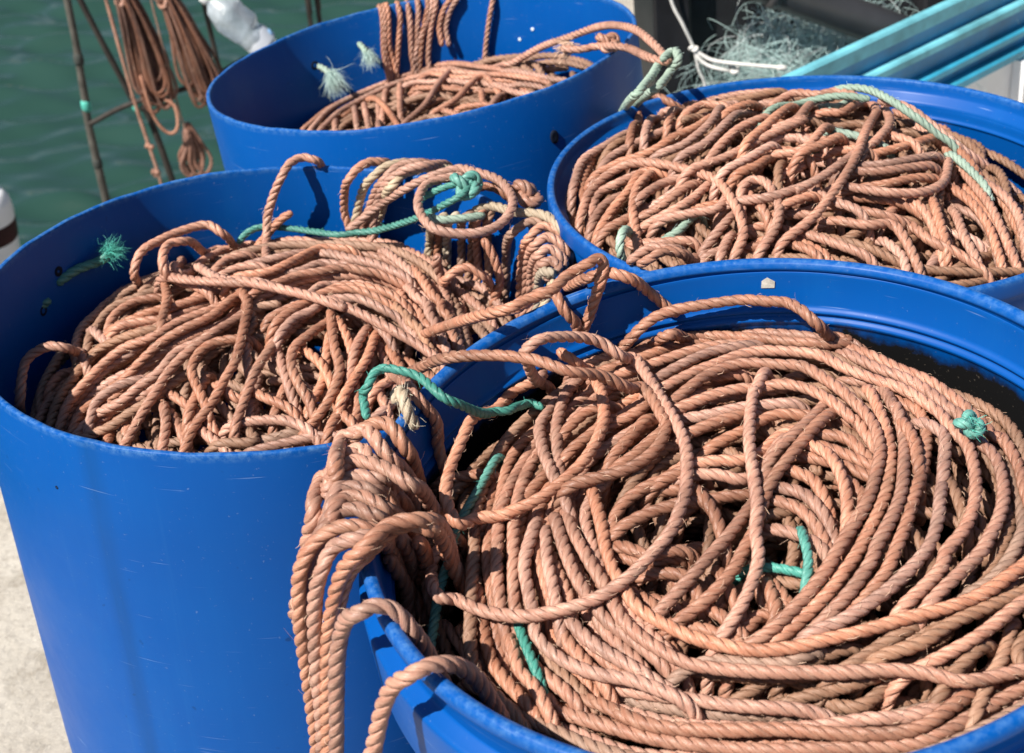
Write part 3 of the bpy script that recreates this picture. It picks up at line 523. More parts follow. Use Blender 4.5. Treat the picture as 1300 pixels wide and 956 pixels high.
  ('coil','o',13,'-58 54 9999 -49 44 9999 -43 44 9999 -34 37 9999 -28 34 9999 -24 8 9999 -18 5 9999 -11 2 9999 1 -2 9999 6 -7 9999'),
  ('coil','o',13,'-55 63 9999 -47 64 9999 -37 67 9999 -34 54 9999 -26 46 9999 -20 32 9999 -17 22 9999 -11 16 9999 -1 16 9999 5 10 9999'),
  ('coil','o',13,'-48 92 9999 -37 88 9999 -30 72 9999 -19 70 9999 -17 69 9999 -2 63 9999 4 56 9999 11 52 9999 22 48 9999 30 43 9999'),
  ('coil','o',7,'-98 -106 9999 -83 -104 9999 -69 -115 9999'),
  ('coil','o',7,'137 -24 9999 151 -21 9999'),
  ('coil','o',7,'153 -109 9999 158 -120 9999'),
  ('coil','o',7,'102 -107 9999 119 -120 9999'),
  ('coil','o',7,'-37 93 9999 -19 71 9999'),
  ('coil','o',7,'43 -92 9999 56 -74 9999'),
  ('coil','o',7,'68 -169 9999 88 -137 9999'),
  ('coil','o',7,'-128 -126 9999 -139 -152 9999'),
  ('coil','o',7,'-146 -139 9999 -125 -131 9999 -109 -142 9999'),
  ('coil','o',7,'-61 -97 9999 -40 -86 9999'),
  ('coil','o',7,'-64 -91 9999 -42 -95 9999'),
  ('coil','o',7,'-16 -66 9999 -26 -48 9999 -29 -42 9999'),
  ('coil','o',7,'-57 -83 9999 -38 -82 9999 -22 -70 9999'),
  ('coil','o',7,'-52 -63 9999 -22 -59 9999'),
  ('coil','o',7,'-97 -60 9999 -89 -96 9999'),
  ('coil','o',7,'-99 -45 9999 -77 -27 9999 -30 49 9999 -10 45 9999'),
  ('coil','o',7,'-35 97 9999 -11 44 9999'),
  ('coil','o',7,'-162 -75 9999 -132 -66 9999'),
  ('coil','o',7,'-244 -80 9999 -226 -67 9999 -207 -48 9999'),
  ('coil','o',7,'-209 -47 9999 -185 -45 9999 -166 -31 9999'),
 ],
}
# ------------------------------------------------------------------ drums: frame = (rim centre, rows of the local axes), outer radius
DRUM = {
 'A': ((.1668, .9024, .9263), ((.9979, -.00415, .06466), (0, .99795, .06401), (-.06479, -.06388, .99585)), .2956),
 'B': ((-.2376, 1.3477, .8866), ((.99814, .00059, -.06098), (0, .99995, .00973), (.06099, -.00971, .99809)), .3001),
 'C': ((-.0816, 1.9938, .8929), ((.99767, .00376, .06807), (0, .99848, -.05515), (-.06817, .05503, .99615)), .2994),
 'D': ((.3627, 1.4758, .8941), ((.99989, -.00021, -.01511), (0, .9999, -.01406), (.01511, .01406, .99979)), .3047)}
def drum_matrix(k):
    c, m, _ = DRUM[k]
    return Matrix.Translation(c) @ Matrix(m).transposed().to_4x4()

# ------------------------------------------------------------------ object helpers
def tag(o, label=None, cat=None, group=None, kind=None):
    if label: o['label'] = label
    if cat: o['category'] = cat
    if group: o['group'] = group
    if kind: o['kind'] = kind
    return o
def thing(name, label, cat, mw=None, group=None):
    o = bpy.data.objects.new(name, None); COL.objects.link(o)
    o.empty_display_size = .05
    if mw is not None: o.matrix_world = mw
    return tag(o, label, cat, group)
def mesh_obj(name, V, F, mats, parent=None, smooth=True, fm=None, uv=None):
    me = bpy.data.meshes.new(name)
    V = np.asarray(V, np.float32)
    if isinstance(F, np.ndarray):
        n = F.shape[1]
        me.vertices.add(len(V)); me.vertices.foreach_set('co', V.ravel())
        me.loops.add(F.size); me.loops.foreach_set('vertex_index', F.ravel().astype(np.int32))
        me.polygons.add(len(F)); me.polygons.foreach_set('loop_start', (np.arange(len(F)) * n).astype(np.int32))
        me.update(calc_edges=True)
    else:
        me.from_pydata([tuple(map(float, v)) for v in V], [], F)
    if smooth: me.polygons.foreach_set('use_smooth', np.ones(len(me.polygons), bool))
    if fm is not None: me.polygons.foreach_set('material_index', np.asarray(fm, np.int32))
    if uv is not None:
        l = me.uv_layers.new(name='UVMap'); l.data.foreach_set('uv', np.asarray(uv, np.float32).ravel())
    for m in (mats if isinstance(mats, (list, tuple)) else [mats]): me.materials.append(m)
    me.update(); me.validate()
    o = bpy.data.objects.new(name, me); COL.objects.link(o)
    if parent: o.parent = parent
    return o

# ------------------------------------------------------------------ materials
def new_mat(name):
    m = bpy.data.materials.new(name); m.use_nodes = True
    nt = m.node_tree; b = nt.nodes['Principled BSDF']
    return m, nt, b
def N(nt, t, **kw):
    n = nt.nodes.new(t)
    for k, v in kw.items():
        if k in n.inputs: n.inputs[k].default_value = v
        else: setattr(n, k, v)
    return n
def ramp(nt, fac, stops):
    r = nt.nodes.new('ShaderNodeValToRGB'); e = r.color_ramp.elements
    while len(e) < len(stops): e.new(.5)
    for i, (p, c) in enumerate(stops):
        e[i].position = p; e[i].color = (c, c, c, 1) if not isinstance(c, tuple) else (*c, 1)
    nt.links.new(fac, r.inputs[0]); return r.outputs[0]
def mixc(nt, fac, a, b, mode='MIX'):
    m = nt.nodes.new('ShaderNodeMix'); m.data_type = 'RGBA'; m.blend_type = mode
    for s, v in ((m.inputs[0], fac), (m.inputs[6], a), (m.inputs[7], b)):
        if isinstance(v, (int, float)): s.default_value = v
        elif isinstance(v, tuple): s.default_value = (*v, 1) if len(v) == 3 else v
        else: nt.links.new(v, s)
    return m.outputs[2]
def math_(nt, op, a, b=None, c=None):
    m = nt.nodes.new('ShaderNodeMath'); m.operation = op
    for s, v in zip(m.inputs, (a, b, c)):
        if v is None: continue
        if isinstance(v, (int, float)): s.default_value = v
        else: nt.links.new(v, s)
    return m.outputs[0]
def noise(nt, vec, scale, detail=3, rough=.55):
    n = N(nt, 'ShaderNodeTexNoise', Scale=scale, Detail=detail, Roughness=rough)
    if vec is not None: nt.links.new(vec, n.inputs['Vector'])
    return n.outputs[0]
def mapping(nt, vec, scale=(1, 1, 1), rot=(0, 0, 0), loc=(0, 0, 0)):
    m = N(nt, 'ShaderNodeMapping'); m.inputs['Scale'].default_value = scale; m.inputs['Rotation'].default_value = rot; m.inputs['Location'].default_value = loc
    nt.links.new(vec, m.inputs[0]); return m.outputs[0]

def rope_mat(name, base, dark, pale, rough=.43, dust=(.30, .20, .14)):
    m, nt, b = new_mat(name)
    tc = nt.nodes.new('ShaderNodeTexCoord'); info = nt.nodes.new('ShaderNodeObjectInfo')
    fib = noise(nt, mapping(nt, tc.outputs['UV'], (55, 11, 1)), 1, 3, .65)
    fine = noise(nt, mapping(nt, tc.outputs['UV'], (220, 33, 1)), 1, 2, .6)
    big = noise(nt, tc.outputs['Object'], 9, 4, .6)
    mid = noise(nt, tc.outputs['Object'], 45, 4, .65)
    c = mixc(nt, ramp(nt, fib, [(.3, 0.), (.7, 1.)]), base, pale)
    c = mixc(nt, math_(nt, 'MULTIPLY', ramp(nt, big, [(.44, 0.), (.66, 1.)]), .55), c, dark)
    c = mixc(nt, math_(nt, 'MULTIPLY', ramp(nt, mid, [(.47, 0.), (.68, 1.)]), .5), c, dark)
    c = mixc(nt, math_(nt, 'MULTIPLY', ramp(nt, fine, [(.56, 0.), (.8, 1.)]), .45), c, pale)
    pat = noise(nt, mapping(nt, tc.outputs['UV'], (9, .6, 1)), 1, 4, .65)
    c = mixc(nt, math_(nt, 'MULTIPLY', ramp(nt, pat, [(.52, 0.), (.70, 1.)]), .55), c, dust)
    hsv = N(nt, 'ShaderNodeHueSaturation')
    nt.links.new(c, hsv.inputs['Color'])
    nt.links.new(math_(nt, 'MULTIPLY_ADD', info.outputs['Random'], .42, .80), hsv.inputs['Value'])
    nt.links.new(math_(nt, 'MULTIPLY_ADD', math_(nt, 'FRACT', math_(nt, 'MULTIPLY', info.outputs['Random'], 7.3)), -.24, 1.04), hsv.inputs['Saturation'])
    nt.links.new(hsv.outputs[0], b.inputs['Base Color'])
    b.inputs['Roughness'].default_value = rough
    b.inputs['Specular IOR Level'].default_value = .45
    h = math_(nt, 'ADD', fib, math_(nt, 'MULTIPLY', fine, .7))
    bp = N(nt, 'ShaderNodeBump', Strength=.8, Distance=.0010)
    nt.links.new(h, bp.inputs['Height']); nt.links.new(bp.outputs[0], b.inputs['Normal'])
    return m
def plain(name, col, rough=.5, spec=.5, nscale=20, var=.25, bump=0., metal=0.):
    m, nt, b = new_mat(name)
    tc = nt.nodes.new('ShaderNodeTexCoord')
    n1 = noise(nt, tc.outputs['Object'], nscale, 5, .6)
    d = tuple(x * (1 - var) for x in col); l = tuple(min(1, x * (1 + var)) for x in col)
    nt.links.new(mixc(nt, ramp(nt, n1, [(.3, 0.), (.7, 1.)]), d, l), b.inputs['Base Color'])
    b.inputs['Roughness'].default_value = rough; b.inputs['Specular IOR Level'].default_value = spec; b.inputs['Metallic'].default_value = metal
    if bump:
        bp = N(nt, 'ShaderNodeBump', Strength=bump, Distance=.003)
        nt.links.new(noise(nt, tc.outputs['Object'], nscale * 5, 4), bp.inputs['Height']); nt.links.new(bp.outputs[0], b.inputs['Normal'])
    return m

def drum_mat(name, base, grime=None, wear=.0025, streak=None, cut=True):
    """weathered blue polyethylene: scratches, chalky wear on the rim, optional grime ring inside and stain streak outside"""
    m, nt, b = new_mat(name)
    tc = nt.nodes.new('ShaderNodeTexCoord'); P = tc.outputs['Object']
    sx = nt.nodes.new('ShaderNodeSeparateXYZ'); nt.links.new(P, sx.inputs[0])
    big = noise(nt, P, 5, 4, .6)
    c = mixc(nt, ramp(nt, big, [(.35, 0.), (.7, 1.)]), base, tuple(x * f for x, f in zip(base, (1.2, 1.10, 1.05))))
    # faint vertical drag marks from moulding and rubbing
    drag = noise(nt, mapping(nt, P, (60, 60, 2.0)), 1, 3, .6)
    c = mixc(nt, math_(nt, 'MULTIPLY', ramp(nt, drag, [(.55, 0.), (.8, 1.)]), .06), c, (.008, .15, .46))
    # scratches: thin lines at several slants, broken up by a second noise
    ang = math_(nt, 'ARCTAN2', sx.outputs[1], sx.outputs[0])
    cyl = N(nt, 'ShaderNodeCombineXYZ'); nt.links.new(math_(nt, 'MULTIPLY', ang, .3), cyl.inputs[0]); nt.links.new(sx.outputs[2], cyl.inputs[1])
    scr = None
    for k, (rz, sc, seed) in enumerate(((.55, .8, 0), (-.5, 1.3, 3), (1.1, .7, 7), (.75, 1.5, 12), (-.95, 1.1, 19), (.35, .6, 26))):
        mp = mapping(nt, cyl.outputs[0], (9 * sc, 380 * sc, 1), (0, 0, rz), (seed, seed * 1.7, 0))
        v1 = ramp(nt, noise(nt, mp, 1, 1, .4), [(.735, 0.), (.775, 1.)])
        v2 = ramp(nt, noise(nt, mapping(nt, cyl.outputs[0], (1, 1, 1), (0, 0, 0), (seed * 3.1, 0, 0)), 7, 4), [(.54, 0.), (.66, 1.)])
        v = math_(nt, 'MULTIPLY', v1, v2)
        scr = v if scr is None else math_(nt, 'MAXIMUM', scr, v)
    c = mixc(nt, math_(nt, 'MULTIPLY', scr, .36), c, (.32, .45, .66))
    # soft rope-rub scuffs and pale salty runs
    sc1 = ramp(nt, noise(nt, mapping(nt, cyl.outputs[0], (14, 3.2, 1), (0, 0, .75)), 1.0, 5, .7), [(.56, 0.), (.78, 1.)])
    c = mixc(nt, math_(nt, 'MULTIPLY', sc1, .14), c, (.008, .15, .44))
    sc2 = ramp(nt, noise(nt, mapping(nt, cyl.outputs[0], (70, 2.2, 1)), 1.0, 4, .6), [(.60, 0.), (.80, 1.)])
    c = mixc(nt, math_(nt, 'MULTIPLY', sc2, .09), c, (.05, .20, .42))
    # dust freckles
    fr = ramp(nt, noise(nt, P, 260, 2, .5), [(.70, 0.), (.78, 1.)])
    c = mixc(nt, math_(nt, 'MULTIPLY', fr, .18), c, (.35, .42, .5))
    dk = ramp(nt, noise(nt, P, 55, 2, .5), [(.74, 0.), (.80, 1.)])
    c = mixc(nt, math_(nt, 'MULTIPLY', dk, .45), c, (.003, .012, .05))
    # chalky wear along the top edge
    edge = N(nt, 'ShaderNodeMapRange'); edge.inputs[1].default_value = -.008; edge.inputs[2].default_value = -.0002
    nt.links.new(sx.outputs[2], edge.inputs[0])
    wn = ramp(nt, noise(nt, P, 130, 6, .75), [(.42, 0.), (.70, 1.)])
    c = mixc(nt, math_(nt, 'MULTIPLY', math_(nt, 'MULTIPLY', edge.outputs[0], wn), .5 if cut else .38), c, (.16, .34, .56))
    rad = math_(nt, 'SQRT', math_(nt, 'ADD', math_(nt, 'MULTIPLY', sx.outputs[0], sx.outputs[0]), math_(nt, 'MULTIPLY', sx.outputs[1], sx.outputs[1])))
    rgh = ramp(nt, noise(nt, P, 14, 4, .6), [(.3, .36), (.7, .50)])
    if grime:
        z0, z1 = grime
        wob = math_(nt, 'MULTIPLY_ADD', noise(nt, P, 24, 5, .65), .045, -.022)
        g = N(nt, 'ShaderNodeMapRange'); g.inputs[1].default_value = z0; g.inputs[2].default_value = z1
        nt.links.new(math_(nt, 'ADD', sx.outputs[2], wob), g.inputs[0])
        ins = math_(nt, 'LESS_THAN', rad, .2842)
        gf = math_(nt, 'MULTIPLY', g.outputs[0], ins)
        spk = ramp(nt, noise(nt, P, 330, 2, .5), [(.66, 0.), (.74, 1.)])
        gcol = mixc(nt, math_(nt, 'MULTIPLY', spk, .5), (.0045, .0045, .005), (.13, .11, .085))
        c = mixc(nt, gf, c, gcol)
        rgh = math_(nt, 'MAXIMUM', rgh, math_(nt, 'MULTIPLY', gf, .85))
    if streak:
        a0, wd, top = streak
        d = math_(nt, 'ABSOLUTE', math_(nt, 'SUBTRACT', math_(nt, 'ADD', ang, math_(nt, 'MULTIPLY', sx.outputs[2], -.05)), a0))
        s1 = N(nt, 'ShaderNodeMapRange'); s1.inputs[1].default_value = wd; s1.inputs[2].default_value = wd * .25
        nt.links.new(d, s1.inputs[0])
        s2 = ramp(nt, noise(nt, mapping(nt, P, (40, 40, 5)), 1, 4, .65), [(.25, .25), (.7, 1.)])
        out = math_(nt, 'GREATER_THAN', rad, .2965)
        f = math_(nt, 'MULTIPLY', math_(nt, 'MULTIPLY', s1.outputs[0], s2), out)
        c = mixc(nt, math_(nt, 'MULTIPLY', f, .45), c, (.004, .045, .15))
    nt.links.new(c, b.inputs['Base Color']); nt.links.new(rgh, b.inputs['Roughness'])
    b.inputs['Specular IOR Level'].default_value = .17
    bp = N(nt, 'ShaderNodeBump', Strength=.25, Distance=.002)
    hh = math_(nt, 'ADD', noise(nt, P, 9, 3), math_(nt, 'MULTIPLY', scr, -.4))
    nt.links.new(hh, bp.inputs['Height']); nt.links.new(bp.outputs[0], b.inputs['Normal'])
    return m

M = {}
M['o'] = rope_mat('orange_rope', (.410, .155, .089), (.165, .072, .044), (.58, .315, .21))
M['d'] = rope_mat('dusty_rope', (.33, .155, .090), (.16, .085, .052), (.45, .27, .18), .55)
M['r'] = rope_mat('rusty_rope', (.20, .075, .042), (.07, .032, .022), (.33, .16, .10), .6)
M['b'] = rope_mat('beige_rope', (.42, .31, .20), (.26, .18, .11), (.55, .45, .32), .6, (.32, .26, .19))
M['t'] = rope_mat('teal_rope', (.045, .255, .20), (.03, .16, .125), (.12, .38, .31), .4, (.13, .27, .21))
M['t2'] = rope_mat('faded_teal_rope', (.25, .37, .29), (.17, .26, .20), (.40, .50, .40), .6, (.28, .33, .25))
M['fuzz'] = plain('rope_fuzz', (.62, .42, .30), .7, .2)
M['fuzz_b'] = plain('beige_fuzz', (.62, .55, .42), .7, .2)
M['fuzz_t'] = plain('teal_fuzz', (.08, .42, .34), .6, .3)
M['fuzz_p'] = plain('pale_teal_fuzz', (.42, .56, .52), .6, .3)
BLUE = (.0002, .070, .31)
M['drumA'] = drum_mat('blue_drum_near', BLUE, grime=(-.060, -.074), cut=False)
M['drumB'] = drum_mat('blue_drum_left', BLUE, streak=(-2.03, .05, 0))
M['drumC'] = drum_mat('blue_drum_back', BLUE)
M['drumD'] = drum_mat('blue_drum_right', BLUE, cut=False)

# ------------------------------------------------------------------ rope meshes
def frames(P):
    T = np.gradient(P, axis=0); T /= np.linalg.norm(T, axis=1)[:, None] + 1e-12
    Nn = np.zeros_like(P)
    a = np.array([0, 0, 1.]) if abs(T[0, 2]) < .9 else np.array([1., 0, 0])
    v = a - T[0] * a.dot(T[0]); Nn[0] = v / np.linalg.norm(v)
    for i in range(1, len(P)):
        v = Nn[i - 1] - T[i] * Nn[i - 1].dot(T[i]); Nn[i] = v / np.linalg.norm(v)
    return T, Nn, np.cross(T, Nn)
LOBE = np.array([(-60, .62), (-49, .84), (-28, .965), (0, 1.), (28, .965), (49, .84)])
PH = np.radians(np.concatenate([LOBE[:, 0] + 120 * j for j in range(3)]))
PR = np.concatenate([LOBE[:, 1]] * 3)
frng = np.random.RandomState(77)
def resample(P, step):
    s = np.r_[0, np.cumsum(np.linalg.norm(np.diff(P, axis=0), axis=1))]
    n = max(8, int(s[-1] / step))
    t = np.linspace(0, s[-1], n)
    return np.stack([np.interp(t, s, P[:, i]) for i in range(3)], 1), t
def rope_geo(P, r=.0054, step=.0026, lay_len=.0325, fuzz=1., hair=(.004, .013)):
    P, s = resample(P, step)
    k = 3
    for i in range(3): P[1:-1, :] = .25 * P[:-2] + .5 * P[1:-1] + .25 * P[2:]
    T, A, Bn = frames(P)
    n, m = len(P), len(PH)
    lay_s = s / lay_len * (r and RR / r) * 2 * np.pi + frng.uniform(0, 6)
    rad = r * (1 + .035 * np.sin(s * 31 + frng.uniform(0, 6)) + .025 * np.sin(s * 83 + frng.uniform(0, 6)))
    end = np.minimum(1, np.minimum(s, s[-1] - s) / .004 * .35 + .65)
    ang = PH[None] + lay_s[:, None]
    rr = (rad * end)[:, None] * PR[None]
    V = P[:, None] + rr[..., None] * (np.cos(ang)[..., None] * A[:, None] + np.sin(ang)[..., None] * Bn[:, None])
    V = V.reshape(-1, 3)
    i = np.arange(n - 1)[:, None]; j = np.arange(m)[None]; j2 = (j + 1) % m
    F = np.stack([i * m + j, i * m + j2, (i + 1) * m + j2, (i + 1) * m + j], -1).reshape(-1, 4)
    u0 = np.broadcast_to(s[:-1, None], (n - 1, m)); u1 = np.broadcast_to(s[1:, None], (n - 1, m))
    v0 = np.broadcast_to(j / m, (n - 1, m)); v1 = np.broadcast_to((j + 1) / m, (n - 1, m))
    UV = np.stack([np.stack([u0, v0], -1), np.stack([u0, v1], -1), np.stack([u1, v1], -1), np.stack([u1, v0], -1)], 2).reshape(-1, 2)
    # caps
    c0 = len(V); V = np.vstack([V, P[0] - T[0] * r * .3, P[-1] + T[-1] * r * .3])
    jj = np.arange(0, m, 2)
    cap0 = np.stack([np.full(len(jj), c0), (jj + 2) % m, (jj + 1) % m, jj], 1)
    cap1 = np.stack([np.full(len(jj), c0 + 1), (n - 1) * m + jj, (n - 1) * m + (jj + 1) % m, (n - 1) * m + (jj + 2) % m], 1)
    F = np.vstack([F, cap0, cap1]); UV = np.vstack([UV, np.tile(np.array([s[0], .5]), (len(cap0) * 4, 1)), np.tile(np.array([s[-1], .5]), (len(cap1) * 4, 1))])
    fm = np.zeros(len(F), int)
    nh = int(s[-1] / .0075 * fuzz)
    if nh:
        q = frng.randint(2, n - 2, nh); th = frng.uniform(0, 6.283, nh)
        o = np.cos(th)[:, None] * A[q] + np.sin(th)[:, None] * Bn[q]
        sgn = frng.choice([-1, 1], nh)[:, None]
        tan = T[q] * sgn; side = np.cross(o, T[q])
        L = frng.uniform(hair[0], hair[1], nh)[:, None] * frng.uniform(.4, 1, nh)[:, None]
        lift = frng.uniform(.15, .8, nh)[:, None]
        sd = frng.normal(0, .5, nh)[:, None]
        p0 = P[q] + o * (rad[q] * .9)[:, None]
        p1 = p0 + L * .5 * (tan + o * lift + side * sd * .5)
        p2 = p0 + L * (tan * .85 + o * lift * frng.uniform(.2, 1.1, nh)[:, None] + side * sd)
        w = np.cross(tan, o + .3 * side); w /= np.linalg.norm(w, axis=1)[:, None]; w = w * .00015 + o * .0001
        hv = np.stack([p0 - w, p0 + w, p1 + w, p1 - w, p2 + w * .5, p2 - w * .5], 1).reshape(-1, 3)
        b = len(V) + np.arange(nh)[:, None] * 6
        hf = np.concatenate([b + np.array([[0, 1, 2, 3]]), b + np.array([[3, 2, 4, 5]])])
        V = np.vstack([V, hv]); F = np.vstack([F, hf]); UV = np.vstack([UV, np.zeros((len(hf) * 4, 2))]); fm = np.r_[fm, np.ones(len(hf), int)]
    return V, F, UV, fm
def rope_obj(name, P, c, parent, **kw):
    V, F, UV, fm = rope_geo(np.asarray(P, float), **kw)
    fz = {'b': 'fuzz_b', 't': 'fuzz_t', 't2': 'fuzz_p'}.get(c, 'fuzz')
    return mesh_obj(name, V, F, [M[c], M[fz]], parent, True, fm, UV)
def merge(parts):
    Vs, Fs, Us, Ms = [], [], [], []; n = 0
    for V, F, U, m in parts:
        Vs.append(V); Fs.append(F + n); Us.append(U); Ms.append(m); n += len(V)
    return np.vstack(Vs), np.vstack(Fs), np.vstack(Us), np.concatenate(Ms)
def knot_curve(c, size, rot=(0, 0, 0), squash=.8):
    t = np.linspace(0, 2 * np.pi, 90)
    P = np.stack([np.sin(t) + 2 * np.sin(2 * t), np.cos(t) - 2 * np.cos(2 * t), -np.sin(3 * t) * 1.1], 1) * size / 3
    from mathutils import Euler
    E = np.array(Euler(rot).to_matrix())
    return P @ E.T + np.asarray(c)
def tuft(name, c, direction, n, length, mat, parent=None, spread=.7, droop=.3, width=.0004, root=.004):
    d = np.asarray(direction, float); d /= np.linalg.norm(d)
    D = d + frng.normal(0, spread, (n, 3)); D /= np.linalg.norm(D, axis=1)[:, None]
    L = length * frng.uniform(.4, 1.1, n)[:, None]
    p = np.asarray(c) + frng.normal(0, root, (n, 3)); pts = [p]
    k = 5
    curl = frng.normal(0, .35, (n, 3))
    for i in range(k):
        D = D + curl * .35 + frng.normal(0, .12, (n, 3)); D[:, 2] -= droop / k * 1.5; D /= np.linalg.norm(D, axis=1)[:, None]
        p = p + D * L / k; pts.append(p)
    Vs = []; w = np.cross(D, frng.normal(0, 1, (n, 3))); w /= np.linalg.norm(w, axis=1)[:, None]
    for i, q in enumerate(pts):
        ww = w * width * (1 - .12 * i); Vs += [q - ww, q + ww]
    V = np.stack(Vs, 1).reshape(-1, 3)
    b = np.arange(n)[:, None] * (2 * (k + 1))
    F = np.concatenate([b + np.array([[2 * i, 2 * i + 1, 2 * i + 3, 2 * i + 2]]) for i in range(k)])
    return mesh_obj(name, V, F, mat, parent)

# ------------------------------------------------------------------ the four drums
def lathe(profile, seg=160, wob=None):
    pr = np.array(profile, float); a = np.linspace(0, 2 * np.pi, seg, endpoint=False)
    n = len(pr)
    V = np.zeros((n, seg, 3))
    V[..., 0] = pr[:, 0, None] * np.cos(a); V[..., 1] = pr[:, 0, None] * np.sin(a); V[..., 2] = pr[:, 1, None]
    if wob is not None: V = wob(V, a)
    i = np.arange(n - 1)[:, None]; j = np.arange(seg)[None]; j2 = (j + 1) % seg
    F = np.stack([i * seg + j, i * seg + j2, (i + 1) * seg + j2, (i + 1) * seg + j], -1).reshape(-1, 4)
    return V.reshape(-1, 3), F
def smooth_profile(pts, r=.0015):
    """round every corner of a lathe profile"""
    out = [pts[0]]
    for a, b, c in zip(pts[:-2], pts[1:-1], pts[2:]):
        a, b, c = map(np.array, (a, b, c))
        for q in (a, c):
            d = np.linalg.norm(q - b); k = min(r, d * .4)
            out.append(tuple(b + (q - b) / d * k))
    out.append(pts[-1]); return out
def plain_drum(k, R, taper):
    H = -.885
    prof = [(.02, H + .006), (R - .02, H + .006), (R - taper, H + .03), (R - taper * .4 + .002, -.5), (R, -.10), (R, -.0015), (R - .001, 0), (R - .005, 0), (R - .006, -.0015), (R - .006, -.10), (R - taper * .4 - .004, -.5), (R - taper - .006, H + .04), (R - .03, H + .016), (.02, H + .016)]
    prof = smooth_profile(prof)
    rs = np.random.RandomState(ord(k))
    ph = rs.uniform(0, 6, 12)
    def wob(V, a):
        cutw = sum(np.sin(a * f + p) * A for f, p, A in zip((3, 7, 13, 29, 53), ph, (.0012, .0006, .0004, .0003, .0002)))
        top = np.clip((V[..., 2] + .05) / .05, 0, 1)
        V[..., 2] += cutw[None] * top
        oval = 1 + .006 * np.sin(2 * a + ph[6])
        V[..., 0] *= oval; V[..., 1] *= oval
        return V
    return lathe(prof, 180, wob)
dents = np.random.RandomState(8)
def rim_drum(prof):
    ph = dents.uniform(0, 6, 8)
    def wob(V, a):
        w = sum(np.sin(a * f + p) * A for f, p, A in zip((2, 5, 9), ph, (.0009, .0006, .0004)))
        deep = np.clip(-V[..., 2] / .04, 0, 1)
        V[..., 0] *= 1 + w[None] * 2 * deep; V[..., 1] *= 1 + w[None] * 2 * deep
        V[..., 2] += (np.sin(3 * a + ph[4]) * .0008)[None]
        return V
    return lathe(smooth_profile(prof, .002), 180, wob)
drum = {}
LB = {'A': ('nearest open blue plastic drum with a ridged black-grimed inside wall', 'drum'),
      'B': ('open blue plastic drum with a plain cut edge, scratched side and dark vertical stain', 'drum'),
      'C': ('leaning blue plastic drum at the water side, its inside wall dotted with small holes', 'drum'),
      'D': ('blue plastic drum with a stepped rim, in front of the black crate and turquoise boat', 'drum')}
for k in 'ABCD':
    drum[k] = thing('blue_drum', LB[k][0], LB[k][1], drum_matrix(k), 'open blue rope drums on the quay')
H = -.90
# near drum: bead, neck and skirt outside; ribs inside. Rim bead and body are separate parts
r = .2956
V, F = rim_drum([(r - .007, -.040), (r - .0075, -.0135), (r, -.0125), (r + .001, -.007), (r - .001, -.0015), (r - .004, 0), (r - .008, -.0006), (r - .0112, -.004), (r - .0115, -.0085), (r - .0095, -.010), (r - .0098, -.030)])
mesh_obj('rim', V, F, M['drumA'], drum['A'])
V, F = rim_drum([(.02, H), (.268, H), (.280, H + .02), (.284, -.45), (.286, -.13), (.300, -.118), (.3035, -.110), (.3035, -.046), (.3015, -.0425), (r - .0065, -.040), (r - .0065, -.0345), (r - .0104, -.0100), (r - .0116, -.0135), (r - .0125, -.047),
  (r - .0165, -.0495), (r - .017, -.0525), (r - .014, -.0545), (r - .0138, -.0565), (r - .0175, -.0585), (r - .018, -.062), (r - .0142, -.066), (r - .0142, -.30), (r - .016, H + .03), (r - .03, H + .012), (.02, H + .012)])
mesh_obj('body', V, F, M['drumA'], drum['A'])
r = .3047
V, F = rim_drum([(r - .008, -.030), (r - .008, -.0225), (r - .001, -.0215), (r, -.018), (r, -.004), (r - .0015, -.0008), (r - .004, 0), (r - .0075, -.0008), (r - .0088, -.003), (r - .0095, -.0145), (r - .0205, -.0225), (r - .0208, -.027)])
mesh_obj('rim', V, F, M['drumD'], drum['D'])
V, F = rim_drum([(.02, H), (.272, H), (.286, H + .02), (.2925, -.45), (.2935, -.045), (r - .0095, -.040), (r - .0085, -.024), (r - .0203, -.0235), (r - .0215, -.028), (r - .0215, -.036), (r - .0235, -.0375), (r - .0235, -.040), (r - .0212, -.0415), (r - .0212, -.30), (r - .022, H + .03), (r - .04, H + .012), (.02, H + .012)])
mesh_obj('body', V, F, M['drumD'], drum['D'])
V, F = plain_drum('B', .3001, .014); mesh_obj('body', V, F, M['drumB'], drum['B'])
V, F = plain_drum('C', .2994, .012); mesh_obj('body', V, F, M['drumC'], drum['C'])

# drilled holes: dark plugs set flush in the wall with a raised lip
M['hole'] = plain('hole_dark', (.004, .008, .02), .8, .2)
M['speck'] = plain('pale_speck', (.62, .72, .78), .6, .3)
def disc_on_wall(name, parent, p, R, outward, rad, mat, lift=.0012, ell=1.):
    a = math.atan2(p[1], p[0]); n = np.array([math.cos(a), math.sin(a), 0]) * (1 if outward else -1)
    t = np.array([-math.sin(a), math.cos(a), 0]); z = np.array([0, 0, 1.])
    th = np.linspace(0, 2 * np.pi, 20, endpoint=False)
    V = []; F = []
    for rr, l in ((rad, -.003), (rad, lift), (rad * .55, lift * .9), (.0001, lift * .2)):
        for q in th:
            loc = (R + (l if outward else -l))
            da = rr * math.cos(q) / R
            V.append((loc * math.cos(a + da), loc * math.sin(a + da), p[2] + rr * ell * math.sin(q)))
    for i in range(3):
        for j in range(20): F.append((i * 20 + j, i * 20 + (j + 1) % 20, (i + 1) * 20 + (j + 1) % 20, (i + 1) * 20 + j))
    return mesh_obj(name, V, F, mat, parent)
disc_on_wall('drill_hole', drum['B'], (.045, -.297, -.012), .3001, True, .0032, M['hole'], .0006)
disc_on_wall('drill_hole', drum['B'], (-.047, -.296, -.045), .3001, True, .0017, M['hole'], .0006)
